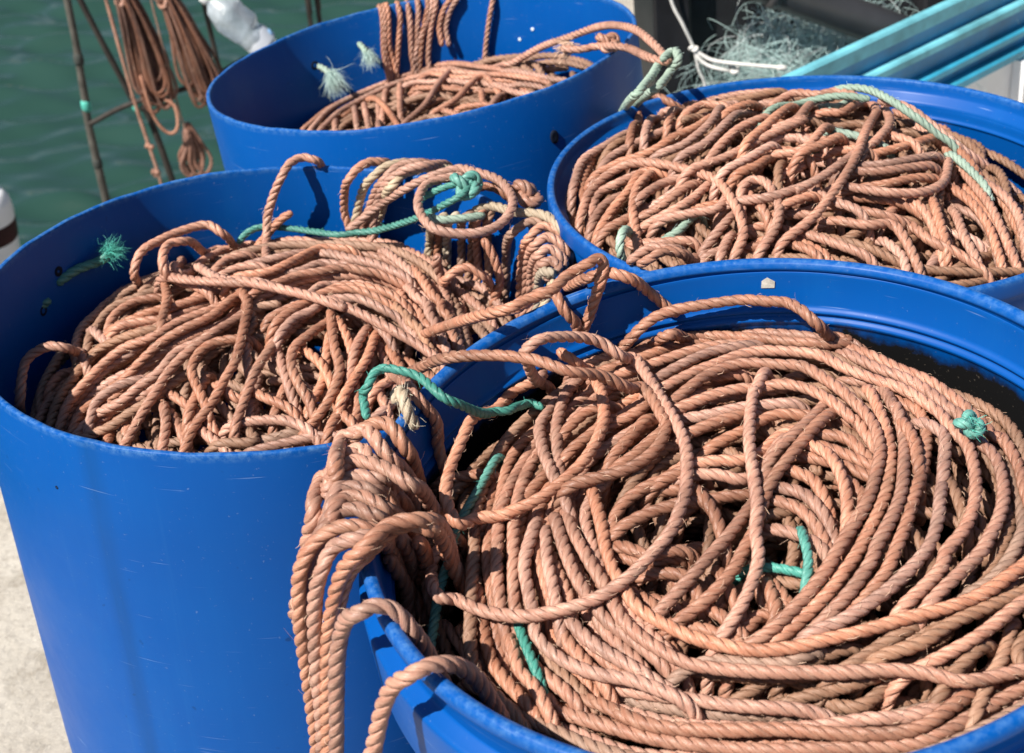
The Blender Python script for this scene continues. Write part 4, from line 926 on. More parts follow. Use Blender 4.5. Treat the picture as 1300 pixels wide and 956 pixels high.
disc_on_wall('drill_hole', drum['B'], (-.176, -.243, -.065), .3001, True, .0018, M['hole'], .0006)
disc_on_wall('drill_hole', drum['C'], (.161, -.253, -.064), .2994, True, .006, M['hole'], .0006, 1.5)
for p in [(.064, .286, -.060), (.141, .257, -.078), (.163, .244, -.062), (.089, .279, -.099), (.224, .189, -.113), (.10, .277, -.045), (.071, .284, -.118)]:
    disc_on_wall('drill_hole', drum['C'], p, .2934, False, .0026, M['speck'], .0012)
for p in [(-.179, .232, -.058), (-.111, .271, -.050)]:
    disc_on_wall('drill_hole', drum['C'], p, .2934, False, .007, M['hole'], .0012)
for p in [(-.268, .118, -.082), (-.253, .150, -.050)]:
    disc_on_wall('drill_hole', drum['B'], p, .2941, False, .006, M['hole'], .0012)
# small pale label scrap on the near drum's inside wall
a = math.atan2(.274, .071); rr_ = .2834
V = []; 
for (da, dz) in ((-.006, -.006), (.006, -.006), (.0066, .001), (.0, .0052), (-.0052, .0015)):
    V.append(((rr_ - .0004) * math.cos(a - da / rr_), (rr_ - .0004) * math.sin(a - da / rr_), -.021 + dz))
V += [(x * .9992, y * .9992, z) for x, y, z in V]
M['scrap'] = plain('paper_scrap', (.55, .52, .46), .8, .2, 200, .3)
mesh_obj('label_scrap', V, [(0, 1, 2, 3, 4), (9, 8, 7, 6, 5)] + [(i, (i + 1) % 5, 5 + (i + 1) % 5, 5 + i) for i in range(5)], M['scrap'], drum['A'], False)

# ------------------------------------------------------------------ ropes
NAMES = {
 ('A', 'coil'): ('rope_coil', 'big round coil of orange rope filling the nearest drum', 'rope'),
 ('B', 'coil'): ('rope_coil', 'tangled orange rope heaped in the drum with the plain cut edge and dark stain', 'rope'),
 ('C', 'coil'): ('rope_coil', 'low heap of orange rope deep inside the drum at the water side', 'rope'),
 ('D', 'coil'): ('rope_coil', 'mounded heap of dusty pink-orange rope in the drum with the stepped rim', 'rope'),
 ('A', 'hank_A'): ('rope_hank', 'thick orange rope hank draped over the rim between the two nearest drums', 'rope hank'),
 ('B', 'hank_B'): ('rope_hank', 'orange and beige rope hank over the cut rim, with one big round loop', 'rope hank'),
 ('B', 'hank_B2'): ('rope_hank', 'nested arches of orange and beige rope hung over the rim where three drums meet', 'rope hank'),
 ('B', 'strap_B'): ('rope_loop', 'single orange rope loop hooked over the cut rim, casting a dark stripe on the wall', 'rope'),
 ('C', 'hank_C'): ('rope_hank', 'row of orange rope strands hanging over the far rim of the leaning drum', 'rope hank'),
 ('C', 'tie'): ('tied_rope', 'orange rope with a knotted frayed end reaching over the leaning drum to a teal loop', 'rope'),
 ('C', 'tie_teal'): ('tie_loop', 'faded teal rope loop tying the leaning drum to the stepped-rim drum', 'rope'),
 ('D', 'tie_D'): ('tie_loop', 'short faded teal cord through the rim beside the nested rope arches', 'rope'),
 ('B', 'teal_B'): ('teal_rope', 'long teal rope with a knot stretched across the tangled heap', 'rope'),
 ('A', 'teal_rope'): ('teal_rope', 'teal rope arching over the rim into the nearest drum', 'rope'),
 ('A', 'teal_rope2'): ('teal_rope', 'teal rope running down between the orange turns, beside the thick draped hank', 'rope'),
 ('A', 'teal_short1'): ('teal_rope', 'short upright teal piece near the middle of the round coil', 'rope'),
 ('A', 'teal_short2'): ('teal_rope', 'short level teal piece meeting an upright one in the round coil', 'rope'),
 ('A', 'teal_short3'): ('teal_rope', 'teal scrap under the lowest large loop of the round coil', 'rope'),
 ('A', 'frayed_tail'): ('rope_tail', 'stiff beige frayed rope tail bent over the near drum rim', 'rope'),
 ('D', 'teal_D'): ('teal_rope', 'faded teal rope lying over the top of the pink-orange mound', 'rope')}
root = {}
def rope_thing(k, g):
    if (k, g) not in root:
        n, l, c = NAMES[(k, g)]
        root[(k, g)] = thing(n, l, c, drum_matrix(k), {'coil': 'orange rope heaps in the drums'}.get(g) or ('hanks hung over drum rims' if n == 'rope_hank' else None) or ('teal rope pieces' if n == 'teal_rope' else None))
    return root[(k, g)]
STEP = {'A': .0025, 'B': .0028, 'C': .0038, 'D': .0028}
NFILL = {'A': (88, 11), 'B': (88, 12), 'C': (75, 13), 'D': (88, 14)}
RAD = {'A': .0054, 'B': .0055, 'C': .0049, 'D': .0054}
cut = {}
for k in 'ABCD':
    nl = sorted((len(q[3].split()) // 3 for q in STRANDS[k] if q[0] == 'coil'), reverse=True)
    cut[k] = nl[99] if len(nl) > 100 else 0
    if len(nl) > 100 and sum(n >= cut[k] for n in nl) > 108: cut[k] += 1
    Rd = DRUM[k][2]; Rin = Rd - .012
    heap = Heap(Rin, ref_fn(k, Rd), 0); short = []
    for g, c, st, txt in STRANDS[k]:
        ctrl = np.array(list(map(int, txt.split())), float).reshape(-1, 3) / 1000
        ctrl[ctrl[:, 2] > 9, 2] = np.nan
        P, _ = lay(heap, ctrl, not g.startswith(('hank', 'strap', 'tie')), st)
        rr = RAD[k] * (.78 if c == 't' else .9 if c == 't2' else 1.)
        if g == 'hank_A': rr = .0063
        if not g.startswith(('hank', 'strap', 'tie')) and g != 'frayed_tail': P = dive(P, np.isnan(ctrl[0, 2]), np.isnan(ctrl[-1, 2]))
        if g == 'tie' or g == 'tie_teal': rr = .0055
        nm = 'strand'
        if g == 'coil' and len(ctrl) < cut[k]:                    # past a hundred strands the shortest go in with the buried ones
            short.append((P, c, rr)); continue
        o = rope_obj(nm, P, c, rope_thing(k, g), r=rr, step=STEP[k], fuzz={'C': .4, 'D': .8}.get(k, 1.) * (9. if g == 'frayed_tail' else 1.2 if c == 'b' else 1.), hair=(.006, .02) if g == 'frayed_tail' else (.004, .013))
        if c in ('b', 't2') and g == 'hank_B': o['label'] = 'pale bleached strand'
    fl = filler(heap, Rin, *NFILL[k])
    geo = [rope_geo(P, step=.004, fuzz=.3) for P in fl]
    for P, c, rr in short:
        V, F, U, m = rope_geo(P, r=rr, step=STEP[k]); geo.append((V, F, U, np.where(m == 0, 2 if c == 'o' else 0, 1)))
    Vf, Ff, Uf, Mf = merge(geo)
    tag(mesh_obj('buried_strands', Vf, Ff, [M['d'], M['fuzz'], M['o']], rope_thing(k, 'coil'), True, Mf, Uf), kind='stuff')
def part_rope(root_, name, P, c, **kw): return rope_obj(name, P, c, root_, **kw)
# knots and frayed ends
part_rope(root[('B', 'teal_B')], 'knot', knot_curve((.2077, .1442, .036), .016, (.4, .3, .2)), 't', r=.0058, step=.002)
part_rope(root[('B', 'hank_B2')], 'knot', knot_curve((.2741, .1477, .019), .016, (.2, .8, .5)), 'o', r=.0068, step=.002)
# ------------------------------------------------------------------ setting
# quay (concrete slab with an edge along the water), water
def poly_prism(name, pts, z0, z1, mat, parent=None):
    n = len(pts)
    V = [(x, y, z1) for x, y in pts] + [(x, y, z0) for x, y in pts]
    F = [tuple(range(n)), tuple(reversed(range(n, 2 * n)))] + [(i, n + i, n + (i + 1) % n, (i + 1) % n) for i in range(n)]
    return mesh_obj(name, V, F, mat, parent, False)
m, nt, b = new_mat('quay_concrete')
tc = nt.nodes.new('ShaderNodeTexCoord'); P_ = tc.outputs['Object']
c = mixc(nt, ramp(nt, noise(nt, P_, 3, 5, .65), [(.35, 0.), (.7, 1.)]), (.40, .36, .30), (.56, .52, .45))
c = mixc(nt, math_(nt, 'MULTIPLY', ramp(nt, noise(nt, P_, 60, 4, .7), [(.5, 0.), (.72, 1.)]), .6), c, (.22, .19, .155))
c = mixc(nt, math_(nt, 'MULTIPLY', ramp(nt, noise(nt, P_, 180, 2, .6), [(.62, 0.), (.72, 1.)]), .6), c, (.70, .67, .60))
c = mixc(nt, math_(nt, 'MULTIPLY', ramp(nt, noise(nt, P_, 7, 6, .75), [(.55, 0.), (.66, 1.)]), .5), c, (.20, .165, .12))
nt.links.new(c, b.inputs['Base Color']); b.inputs['Roughness'].default_value = .9
bp = N(nt, 'ShaderNodeBump', Strength=.7, Distance=.01); nt.links.new(noise(nt, P_, 45, 8, .7), bp.inputs['Height']); nt.links.new(bp.outputs[0], b.inputs['Normal'])
M['quay'] = m
d = np.array([1.35, 2.75]); d /= np.linalg.norm(d)
E0 = np.array([-1.13, 2.25])
p1 = E0 - d * 40; p2 = E0 + d * 60
quay = poly_prism('quay', [tuple(p1), (80, -40), (80, 60), tuple(p2)], -2.5, 0, M['quay'])
tag(quay, kind='structure')
m, nt, b = new_mat('harbour_water')
tc = nt.nodes.new('ShaderNodeTexCoord'); P_ = tc.outputs['Object']
c = mixc(nt, noise(nt, P_, 1.2, 3), (.014, .044, .034), (.023, .060, .048))
nt.links.new(c, b.inputs['Base Color']); b.inputs['Roughness'].default_value = .05; b.inputs['IOR'].default_value = 1.42
bp = N(nt, 'ShaderNodeBump', Strength=.12, Distance=.03); nt.links.new(noise(nt, mapping(nt, P_, (3, 9, 5), (0, 0, .2)), 1.4, 4, .6), bp.inputs['Height']); nt.links.new(bp.outputs[0], b.inputs['Normal'])
M['water'] = m
rs = np.random.RandomState(3)
gx = np.r_[-120, -60, -30, -14, np.linspace(-6, 1.5, 330), 14, 40]; gy = np.r_[-20, -4, np.linspace(2, 13, 420), 26, 60, 140]
X, Y = np.meshgrid(gx, gy, indexing='ij'); Z = np.zeros_like(X) - 1.15
fade = np.clip((np.minimum(np.minimum(X + 6, 1.5 - X), np.minimum(Y - 2, 13 - Y))) / 1.0, 0, 1)
for i in range(30):
    lam = .17 * 1.04 ** i * rs.uniform(.8, 1.2); th = rs.normal(1.35, .38); kx, ky = np.cos(th) * 6.283 / lam, np.sin(th) * 6.283 / lam
    Z += fade * .0145 * lam * np.sin(kx * X + ky * Y + rs.uniform(0, 6.28))
n0, n1 = X.shape
i, j = np.meshgrid(np.arange(n0 - 1), np.arange(n1 - 1), indexing='ij')
F = np.stack([i * n1 + j, (i + 1) * n1 + j, (i + 1) * n1 + j + 1, i * n1 + j + 1], -1).reshape(-1, 4)
tag(mesh_obj('water', np.stack([X, Y, Z], -1).reshape(-1, 3), F, M['water']), kind='structure')

# ------------------------------------------------------------------ frayed tufts and rope stubs in the drum walls
def dl(k, p): return drum_matrix(k) @ Vector(p)
t = thing('rope_stub', 'green rope stub with a frayed brush end through the shaded wall of the stained drum', 'rope', drum_matrix('B'))
part_rope(t, 'strand', catmull([(-.30, .10, -.075), (-.277, .118, -.076), (-.262, .128, -.075)], 8), 't', r=.006, step=.002)
part_rope(t, 'strand', catmull([(-.256, .146, -.063), (-.238, .166, -.058), (-.214, .182, -.056), (-.203, .188, -.050)], 8), 't', r=.006, step=.002)
tuft('frayed_end', (-.203, .188, -.050), (.5, .1, .45), 420, .021, M['fuzz_t'], t, .62, .35, .00022)
for q, (p, lab, n, ln) in enumerate((((-.166, .226, -.066), 'larger frayed pale tuft poking through the dark wall of the leaning drum', 520, .036), ((-.104, .262, -.052), 'smaller frayed pale tuft in the dark wall, nearer the hanging strands', 260, .025))):
    t = thing('rope_tuft', lab, 'rope', drum_matrix('C'), 'frayed tufts in the leaning drum wall')
    part_rope(t, 'strand', catmull([(p[0] * 1.12, p[1] * 1.12, p[2] + .006), (p[0], p[1], p[2] + .003), (p[0] * .93, p[1] * .93, p[2] - .004)], 8), 't2', r=.005, step=.002)
    tuft('frayed_end', (p[0] * .93, p[1] * .93, p[2] - .004), (.35, -.5, -.45), n, ln, M['fuzz_p'], t, .55, .9, .0003)
t = root[('C', 'tie')]
part_rope(t, 'knot', knot_curve((.2498, -.1518, .014), .014, (.3, .4, .1)), 'o', r=.0058, step=.002)
tuft('frayed_end', (.205, -.128, .009), (-1, .4, -.05), 90, .03, M['fuzz'], t, .22, .15, .0009, .003)
t = thing('teal_knot', 'small whipped teal knot on an outer turn of the round coil, near the black wall', 'knot', drum_matrix('A'))
part_rope(t, 'knot', knot_curve((.194, .075, -.056), .010, (.3, .2, .6)), 't', r=.0045, step=.002)
tuft('frayed_end', (.194, .070, -.054), (.1, -.6, .6), 60, .012, M['fuzz_t'], t, .5, .1, .0003, .004)

# ------------------------------------------------------------------ generic builders
def tube(path, rad, seg=12, cap=True):
    P = np.asarray(path, float); T, A, Bn = frames(P); r = np.broadcast_to(np.asarray(rad, float), (len(P),))
    a = np.linspace(0, 2 * np.pi, seg, endpoint=False)
    V = (P[:, None] + r[:, None, None] * (np.cos(a)[None, :, None] * A[:, None] + np.sin(a)[None, :, None] * Bn[:, None])).reshape(-1, 3)
    F = [(i * seg + j, i * seg + (j + 1) % seg, (i + 1) * seg + (j + 1) % seg, (i + 1) * seg + j) for i in range(len(P) - 1) for j in range(seg)]
    if cap: F += [tuple(reversed(range(seg))), tuple((len(P) - 1) * seg + j for j in range(seg))]
    return V, F
def add(VF, V, F):
    n = len(VF[0]); VF[0].extend([tuple(v) for v in V]); VF[1].extend([tuple(n + i for i in f) for f in F])
def box(c, s, bev=.0):
    """box with chamfered edges"""
    x, y, z = (q / 2 for q in s); b = bev
    V = []; 
    for sx in (-1, 1):
        for sy in (-1, 1):
            for sz in (-1, 1):
                V += [(c[0] + sx * (x - b), c[1] + sy * (y - b), c[2] + sz * z), (c[0] + sx * (x - b), c[1] + sy * y, c[2] + sz * (z - b)), (c[0] + sx * x, c[1] + sy * (y - b), c[2] + sz * (z - b))]
    import bmesh
    bm = bmesh.new()
    for v in V: bm.verts.new(v)
    bmesh.ops.convex_hull(bm, input=bm.verts)
    bmesh.ops.dissolve_limit(bm, angle_limit=.02, verts=bm.verts, edges=bm.edges)
    bm.verts.index_update()
    out = [tuple(v.co) for v in bm.verts], [tuple(v.index for v in f.verts) for f in bm.faces]
    bm.free(); return out
def extrude_line(prof, p0, p1, side):
    """profile (offset along side, z) swept from p0 to p1 (both at ground level)"""
    n = len(prof); V = []
    for p in (p0, p1):
        for u, z in prof: V.append((p[0] + side[0] * u, p[1] + side[1] * u, z))
    F = [(i, (i + 1) % n, n + (i + 1) % n, n + i) for i in range(n)] + [tuple(reversed(range(n))), tuple(range(n, 2 * n))]
    return V, F

# ------------------------------------------------------------------ black crate, pipe, net, cord, boat
M['black'] = plain('black_plastic', (.012, .012, .014), .5, .4, 12, .5, .15)
M['pipe'] = plain('black_pipe', (.024, .024, .026), .50, 1.0, 8, .4, .1)
M['turq'] = plain('turquoise_paint', (.040, .35, .53), .42, .45, 9, .30, .15)
M['turq_lit'] = plain('sunlit_turquoise_paint', (.15, .46, .54), .55, .35, 14, .35, .15)  # paler turquoise: sunlight on the gunwale and upper ledge put into the colour
M['turq_shade'] = plain('shaded_turquoise_paint', (.012, .20, .42), .42, .45, 9, .35, .15)  # darker turquoise: shade on the inner plank faces put into the colour
M['white'] = plain('white_paint', (.70, .70, .71), .5, .4, 6, .10, .15)
M['white_p'] = plain('white_plastic', (.78, .79, .80), .35, .5, 6, .05)
M['rust'] = plain('rust', (.30, .17, .07), .9, .1, 60, .5, .3)
M['cream'] = plain('cream_shell', (.62, .55, .40), .6, .3, 40, .3, .3)
M['net'] = plain('net_twine', (.52, .70, .68), .5, .4, 8, .35)
M['net_d'] = plain('net_twine_grey', (.62, .67, .67), .5, .4, 8, .35)
M['cord'] = plain('white_cord', (.62, .61, .58), .7, .2, 50, .15)
cr = thing('crate', 'tall black plastic crate behind the two rear drums, white cord hanging on it', 'crate', Matrix.Translation((.62, 2.94, 0)))
VF = ([], [])
add(VF, *box((0, .0, .03), (.55, .44, .06), .006))
for s in (-1, 1): add(VF, *box((s * .27, .0, .47), (.012, .44, .94), .003))
add(VF, *box((0, .215, .47), (.52, .012, .94), .003)); add(VF, *box((0, -.20, .40), (.46, .010, .74), .003))
mesh_obj('body', VF[0], VF[1], M['black'], cr, False)
for s in (-1, 1): mesh_obj('post', *box((s * .255, -.225, .47), (.072, .05, .94), .006), M['black'], cr, False)
mesh_obj('rail', *box((0, -.222, .905), (.436, .036, .06), .006), M['black'], cr, False)
mesh_obj('rail', *box((0, -.222, .09), (.436, .036, .08), .006), M['black'], cr, False)
pp = np.array([(.36, 2.44, .86), (.54, 2.56, .765), (.66, 2.62, .70), (.80, 2.70, .635), (1.02, 2.86, .53)])
t = thing('pipe', 'thick shiny black pipe slanting down from the crate to the turquoise boat', 'pipe')
P_ = catmull(np.array([(.419, 2.60, .793), (.600, 2.60, .708), (.738, 2.60, .643), (.79, 2.612, .617)]), 10)
mesh_obj('tube', *tube(P_, .034, 24), M['pipe'], t)
VF = ([], [])
add(VF, *tube(P_[6:8] + 0, .0375, 24)); mesh_obj('collar', VF[0], VF[1], M['pipe'], t)
# cord
t = thing('cord', 'thin white cord knotted in the middle, hanging down the black crate', 'cord')
def cord(name, pts, r=.0032): mesh_obj(name, *tube(catmull(np.array(pts, float), 10), r, 8), M['cord'], t)
cord('strand', [(.355, 2.675, .80), (.36, 2.67, .714), (.380, 2.66, .665), (.398, 2.66, .621), (.408, 2.66, .575), (.419, 2.66, .544), (.424, 2.662, .48)])
cord('strand', [(.398, 2.656, .619), (.415, 2.645, .607), (.437, 2.63, .600), (.495, 2.60, .597), (.548, 2.58, .594)], .0038)
cord('strand', [(.399, 2.655, .617), (.408, 2.648, .600), (.425, 2.64, .588), (.450, 2.63, .582), (.466, 2.63, .578)], .0036)
mesh_obj('knot', *tube(knot_curve((.470, 2.63, .582), .011, (.3, .5, .2)), .0042, 8), M['cord'], t)
mesh_obj('knot', *tube(knot_curve((.398, 2.655, .62), .007, (.1, .2, .7)), .0036, 8), M['cord'], t)
mesh_obj('end_whipping', *tube(np.array([(.540, 2.582, .594), (.548, 2.58, .594), (.556, 2.577, .593)]), .0052, 8), M['cord'], t)
# net heap between crate and boat
def strands_mesh(name, center, size, n, length, r, mat, parent, seed, ksteps=14, flat=1., curl=.5):
    rs = np.random.RandomState(seed); Vs = []; Fs = []; base = 0
    for q in range(n):
        d = rs.normal(0, 1, 3); d[2] *= flat; d /= np.linalg.norm(d)
        th = rs.uniform(0, 6.28); rad = rs.uniform(0, 1) ** .6
        p = np.array(center) + np.array([np.cos(th) * rad * size[0], np.sin(th) * rad * size[1], 0]);
        p[2] += size[2] * (1 - rad ** 2) * rs.uniform(.0, 1)
        pts = [p]; ax = rs.normal(0, 1, 3)
        for i in range(ksteps):
            d = d + .35 * np.cross(ax, d) * curl + rs.normal(0, .10, 3)
            rel = (pts[-1] - np.array(center)) / np.array(size)
            d -= .35 * rel * max(0, np.linalg.norm(rel) - .8); d /= np.linalg.norm(d)
            pts.append(pts[-1] + d * length / ksteps)
        V, F = tube(pts, r * rs.uniform(.7, 1.2), 4, False)
        Vs.append(V); Fs.append(np.array(F) + base); base += len(V)
    return mesh_obj(name, np.vstack(Vs), np.vstack(Fs), mat, parent)
t = thing('fishing_net', 'heap of pale teal-grey fishing net between the black crate and the turquoise boat', 'net')
strands_mesh('mesh', (.625, 2.68, .39), (.20, .045, .25), 2600, .24, .0004, M['net'], t, 21, curl=.22)
strands_mesh('float_line', (.625, 2.67, .39), (.18, .04, .24), 600, .26, .0005, M['net_d'], t, 22, curl=.22)
t = thing('fishing_net', 'pale teal net lying beyond the turquoise gunwale, behind the black pipe', 'net')
strands_mesh('mesh', (.93, 2.93, .58), (.20, .10, .12), 1500, .22, .0006, M['net'], t, 23, curl=.22)
# boat: stepped inner side of a turquoise wooden boat
bt = thing('boat', 'turquoise wooden boat with stepped painted planks and a rusty white lining', 'boat')
dv = np.array([.777, .63]); sd = np.array([.63, -.777])
o0 = -1.50 * sd                     # nearest point of the rail line to the origin
q0 = o0 + dv * 1.76; q1 = o0 + dv * 2.96
q0 = o0 + dv * (np.array([.40, 2.26]) @ dv); 
def plank(name, prof, mat, a=0., b=1.75): mesh_obj(name, *extrude_line(prof, q0 + dv * a, q0 + dv * b, sd), mat, bt, False)
plank('gunwale', [(-.012, .640), (-.012, .664), (-.009, .668), (.005, .668), (.009, .664), (.009, .640)], M['turq_lit'])
plank('outer_plank', [(-.009, .05), (-.009, .638), (-.002, .638), (-.002, .05)], M['turq'])
plank('inner_plank', [(.0, .06), (.0, .637), (.004, .637), (.004, .06)], M['turq_shade'])
plank('stringer', [(.0045, .596), (.0045, .612), (.020, .612), (.024, .608), (.024, .596)], M['turq_lit'])
plank('side_plank', [(.0045, .560), (.0045, .594), (.014, .594), (.014, .560)], M['turq_shade'])
plank('stringer', [(.0045, .546), (.0045, .559), (.030, .559), (.033, .556), (.033, .546)], M['turq'])
plank('side_plank', [(.0045, .526), (.0045, .5445), (.020, .5445), (.020, .526)], M['turq_shade'])
plank('stringer', [(.0045, .508), (.0045, .525), (.036, .525), (.040, .521), (.040, .508)], M['turq'])
plank('lining', [(.0045, .20), (.0045, .506), (.022, .506), (.022, .20)], M['white'], .1)
for a, h, w in ((.66, .10, .010), (.60, .05, .006)):
    V, F = extrude_line([(.0224, .47 - h), (.0224, .47), (.0236, .468), (.0236, .47 - h)], q0 + dv * a, q0 + dv * (a + w), sd); mesh_obj('rust_stain', V, F, M['rust'], bt, False)
plank('floor', [(.022, .20), (.022, .22), (.55, .22), (.55, .20)], M['white'], .1)
pc = q0 + dv * .92
V, F = extrude_line([(.023, .20), (.023, .50), (.05, .50), (.05, .20)], q0 + dv * .80, q0 + dv * .86, sd); mesh_obj('rib', V, F, M['white_p'], bt, False)
# cream shells heaped in the boat
import bmesh
rs = np.random.RandomState(6); bm = bmesh.new()
for q in range(90):
    c = np.array([*(q0 + dv * rs.uniform(.62, 1.1) + sd * rs.uniform(.07, .35)), 0]); c[2] = .40 + rs.uniform(-.04, .05) 
    r = bmesh.ops.create_icosphere(bm, subdivisions=2, radius=rs.uniform(.014, .026), matrix=Matrix.Translation(c) @ Matrix.Rotation(rs.uniform(0, 6), 4, rs.normal(0, 1, 3)) @ Matrix.Diagonal((1, .75, .45, 1)))
    for v in r['verts']: v.co += Vector(rs.normal(0, .0012, 3))
me = bpy.data.meshes.new('shell_heap'); bm.to_mesh(me); bm.free(); me.polygons.foreach_set('use_smooth', np.ones(len(me.polygons), bool)); me.materials.append(M['cream'])
so = bpy.data.objects.new('shell_heap', me); COL.objects.link(so); tag(so, 'heap of cream shells in the boat, below its white lining', 'shells', kind='stuff')

# ------------------------------------------------------------------ poles, lines and gear over the water
M['pole'] = plain('weathered_pole', (.085, .080, .068), .7, .3, 30, .4, .4)
M['pole_d'] = plain('dark_pole', (.035, .030, .026), .7, .3, 30, .4, .4)
M['twine'] = plain('dark_twine', (.05, .055, .05), .8, .2)
def pole(lab, pts, r, mat, joints=()):
    t = thing('pole', lab, 'pole', group='poles standing at the water')
    P = catmull(np.array(pts, float), 10); rr = np.linspace(r * 1.12, r * .85, len(P)) * (1 + .04 * np.sin(np.arange(len(P)) * 1.3))
    mesh_obj('shaft', *tube(P, rr, 12), mat, t)
    for z in joints:
        i = np.argmin(np.abs(P[:, 2] - z)); a = P[i]
        mesh_obj('lashing', *tube(np.array([a + (0, 0, -.014), a + (0, 0, -.006), a + (0, 0, .006), a + (0, 0, .014)]), [r * 1.02, r * 1.28, r * 1.28, r * 1.02], 12), M['fuzz_t'] if z > .3 and z < .4 else M['twine'], t)
pole('pale upright bamboo pole nearest the left picture edge', [(-.965, 3.40, -1.5), (-.955, 3.4, .13), (-.944, 3.4, .387), (-.93, 3.4, .615), (-.915, 3.4, 1.3)], .0095, M['pole'], (.36, .20, .47))
pole('dark slanting pole crossing behind the pale bamboo pole', [(-.66, 3.43, -1.5), (-.79, 3.43, .13), (-.84, 3.42, .357), (-.904, 3.41, .612), (-1.07, 3.4, 1.3)], .0078, M['pole_d'], (.345,))
t = thing('pole', 'thin dark crossbar lashed level between the upright poles', 'pole', group='poles standing at the water')
mesh_obj('shaft', *tube(catmull(np.array([(-.945, 3.385, .318), (-.842, 3.385, .357), (-.675, 3.385, .389), (-.55, 3.385, .44)]), 8), .0065, 10), M['pole_d'], t)
pole('thin dark pole beside the white plastic bottle', [(-.60, 3.7, -1.5), (-.665, 3.65, .408), (-.66, 3.65, .6), (-.66, 3.65, 1.3)], .006, M['pole_d'])
pole('left one of two thin dark poles above the leaning drum rim', [(-.42, 3.6, -1.5), (-.409, 3.6, .40), (-.404, 3.6, .499), (-.39, 3.6, 1.3)], .0055, M['pole_d'])
pole('right one of two thin dark poles above the leaning drum rim', [(-.40, 3.62, -1.5), (-.388, 3.62, .40), (-.383, 3.62, .499), (-.36, 3.62, 1.3)], .0055, M['pole_d'])
def hung(lab, pts_list, r=.006, extra=None, c='o'):
    t = thing('rope_hank', lab, 'rope hank', group='rope hanks hung over the water')
    for p in pts_list: part_rope(t, 'strand', catmull(np.array(p, float), 10), c, r=r, step=.005, fuzz=.2)
    q = pts_list[0][0]
    if q[2] > .5: part_rope(t, 'hanging_line', catmull(np.array([(q[0], q[1], q[2]), (q[0] - .01, q[1], q[2] + .3), (q[0] - .02, q[1], q[2] + .65)]), 10), 'r', r=.003, step=.006, fuzz=0)
    return t
def hank_strands(top, bot, n, w, seed, depth=.05):
    rs = np.random.RandomState(seed); out = []
    top, bot = np.array(top), np.array(bot)
    for i in range(n):
        a = rs.uniform(-1, 1); b = rs.uniform(-1, 1); f = rs.uniform(.72, 1.0); g = top + (bot - top) * f
        o1 = np.array([a * w, b * depth * .6, 0]); o2 = np.array([a * w * 1.2 + rs.normal(0, .006), b * depth * .6, 0])
        l = rs.uniform(.010, .022)
        out.append([top + o1 * .35, top * .6 + g * .4 + o1, g + o2 + (-l, 0, .02), g + o2 + (0, 0, -.012), g + o2 + (l, .01, .02), top * .6 + g * .4 + o1 + (l, .015, 0), top + o1 * .35 + (.004, .01, .01)])
    return out
t = hung('reddish orange rope hank hung on the slanting line, nearer the pale bamboo pole', hank_strands((-.785, 3.30, .665), (-.752, 3.30, .375), 24, .020, 5), .0042, c='r')
part_rope(t, 'strand', catmull(np.array([(-.775, 3.28, .46), (-.765, 3.27, .37), (-.74, 3.27, .32), (-.715, 3.27, .33), (-.712, 3.28, .38), (-.735, 3.28, .40)]), 10), 'o', r=.0045, step=.005, fuzz=.2)
part_rope(t, 'binding', knot_curve((-.783, 3.30, .64), .022, (1.2, .3, 0)), 'o', r=.006, step=.004, fuzz=.2)
t = hung('dark brownish rope hank hung beside the reddish one, nearer the white bottle', hank_strands((-.692, 3.30, .655), (-.632, 3.30, .365), 28, .018, 9), .0042, c='r')
part_rope(t, 'binding', knot_curve((-.69, 3.29, .63), .022, (1.3, .2, 0)), 'o', r=.006, step=.004, fuzz=.2)
t = hung('small orange rope bundle hanging on a thin line just above the cut rim', hank_strands((-.702, 3.30, .315), (-.70, 3.30, .205), 12, .013, 13, .02), .0045, c='r')
part_rope(t, 'hanging_line', catmull(np.array([(-.72, 3.3, .66), (-.711, 3.3, .40), (-.705, 3.3, .31)]), 10), 'd', r=.0028, step=.005, fuzz=0)
t = thing('rope_line', 'long thin orange line with knots slanting down across the poles', 'rope')
P_ = catmull(np.array([(-.835, 3.33, .80), (-.824, 3.33, .604), (-.815, 3.33, .40), (-.805, 3.33, .28), (-.795, 3.33, .15), (-.78, 3.33, -.3)]), 14)
part_rope(t, 'strand', P_, 'o', r=.0045, step=.005, fuzz=.2)
for z in (.268, .20): part_rope(t, 'knot', knot_curve((-.803, 3.33, z), .010, (z * 9, .4, 0)), 'o', r=.005, step=.004, fuzz=.2)
# white plastic bottle float
M['clear'] = plain('milky_plastic', (.62, .66, .72), .2, .6, 8, .1)
M['bottle'] = plain('cloudy_bottle', (.66, .74, .80), .18, .7, 40, .25, .5); M['bottle'].node_tree.nodes['Principled BSDF'].inputs['Transmission Weight'].default_value = .6
M['lab_blue'] = plain('faded_blue_label', (.18, .34, .55), .4, .4, 30, .5)
def aim(o, frm, to):
    d = Vector(to) - Vector(frm); o.matrix_world = Matrix.Translation(frm) @ d.to_track_quat('Z', 'Y').to_matrix().to_4x4()
t = thing('plastic_bottle', 'white plastic bottle float hanging above the water by the leaning drum', 'bottle'); aim(t, (-.435, 3.0, .585), (-.535, 3.0, .70))
V, F = lathe(smooth_profile([(.001, 0), (.026, 0), (.030, .006), (.031, .045), (.029, .052), (.036, .064), (.038, .10), (.036, .118), (.022, .142), (.014, .150), (.014, .158)], .004), 40); V = V + np.stack([np.sin(V[:, 2] * 90 + V[:, 0] * 130) * .0022, np.sin(V[:, 2] * 140 + V[:, 1] * 110 + 1) * .0022, np.sin(V[:, 0] * 150) * .001], 1)
mesh_obj('bottle_body', V, F, M['bottle'], t)
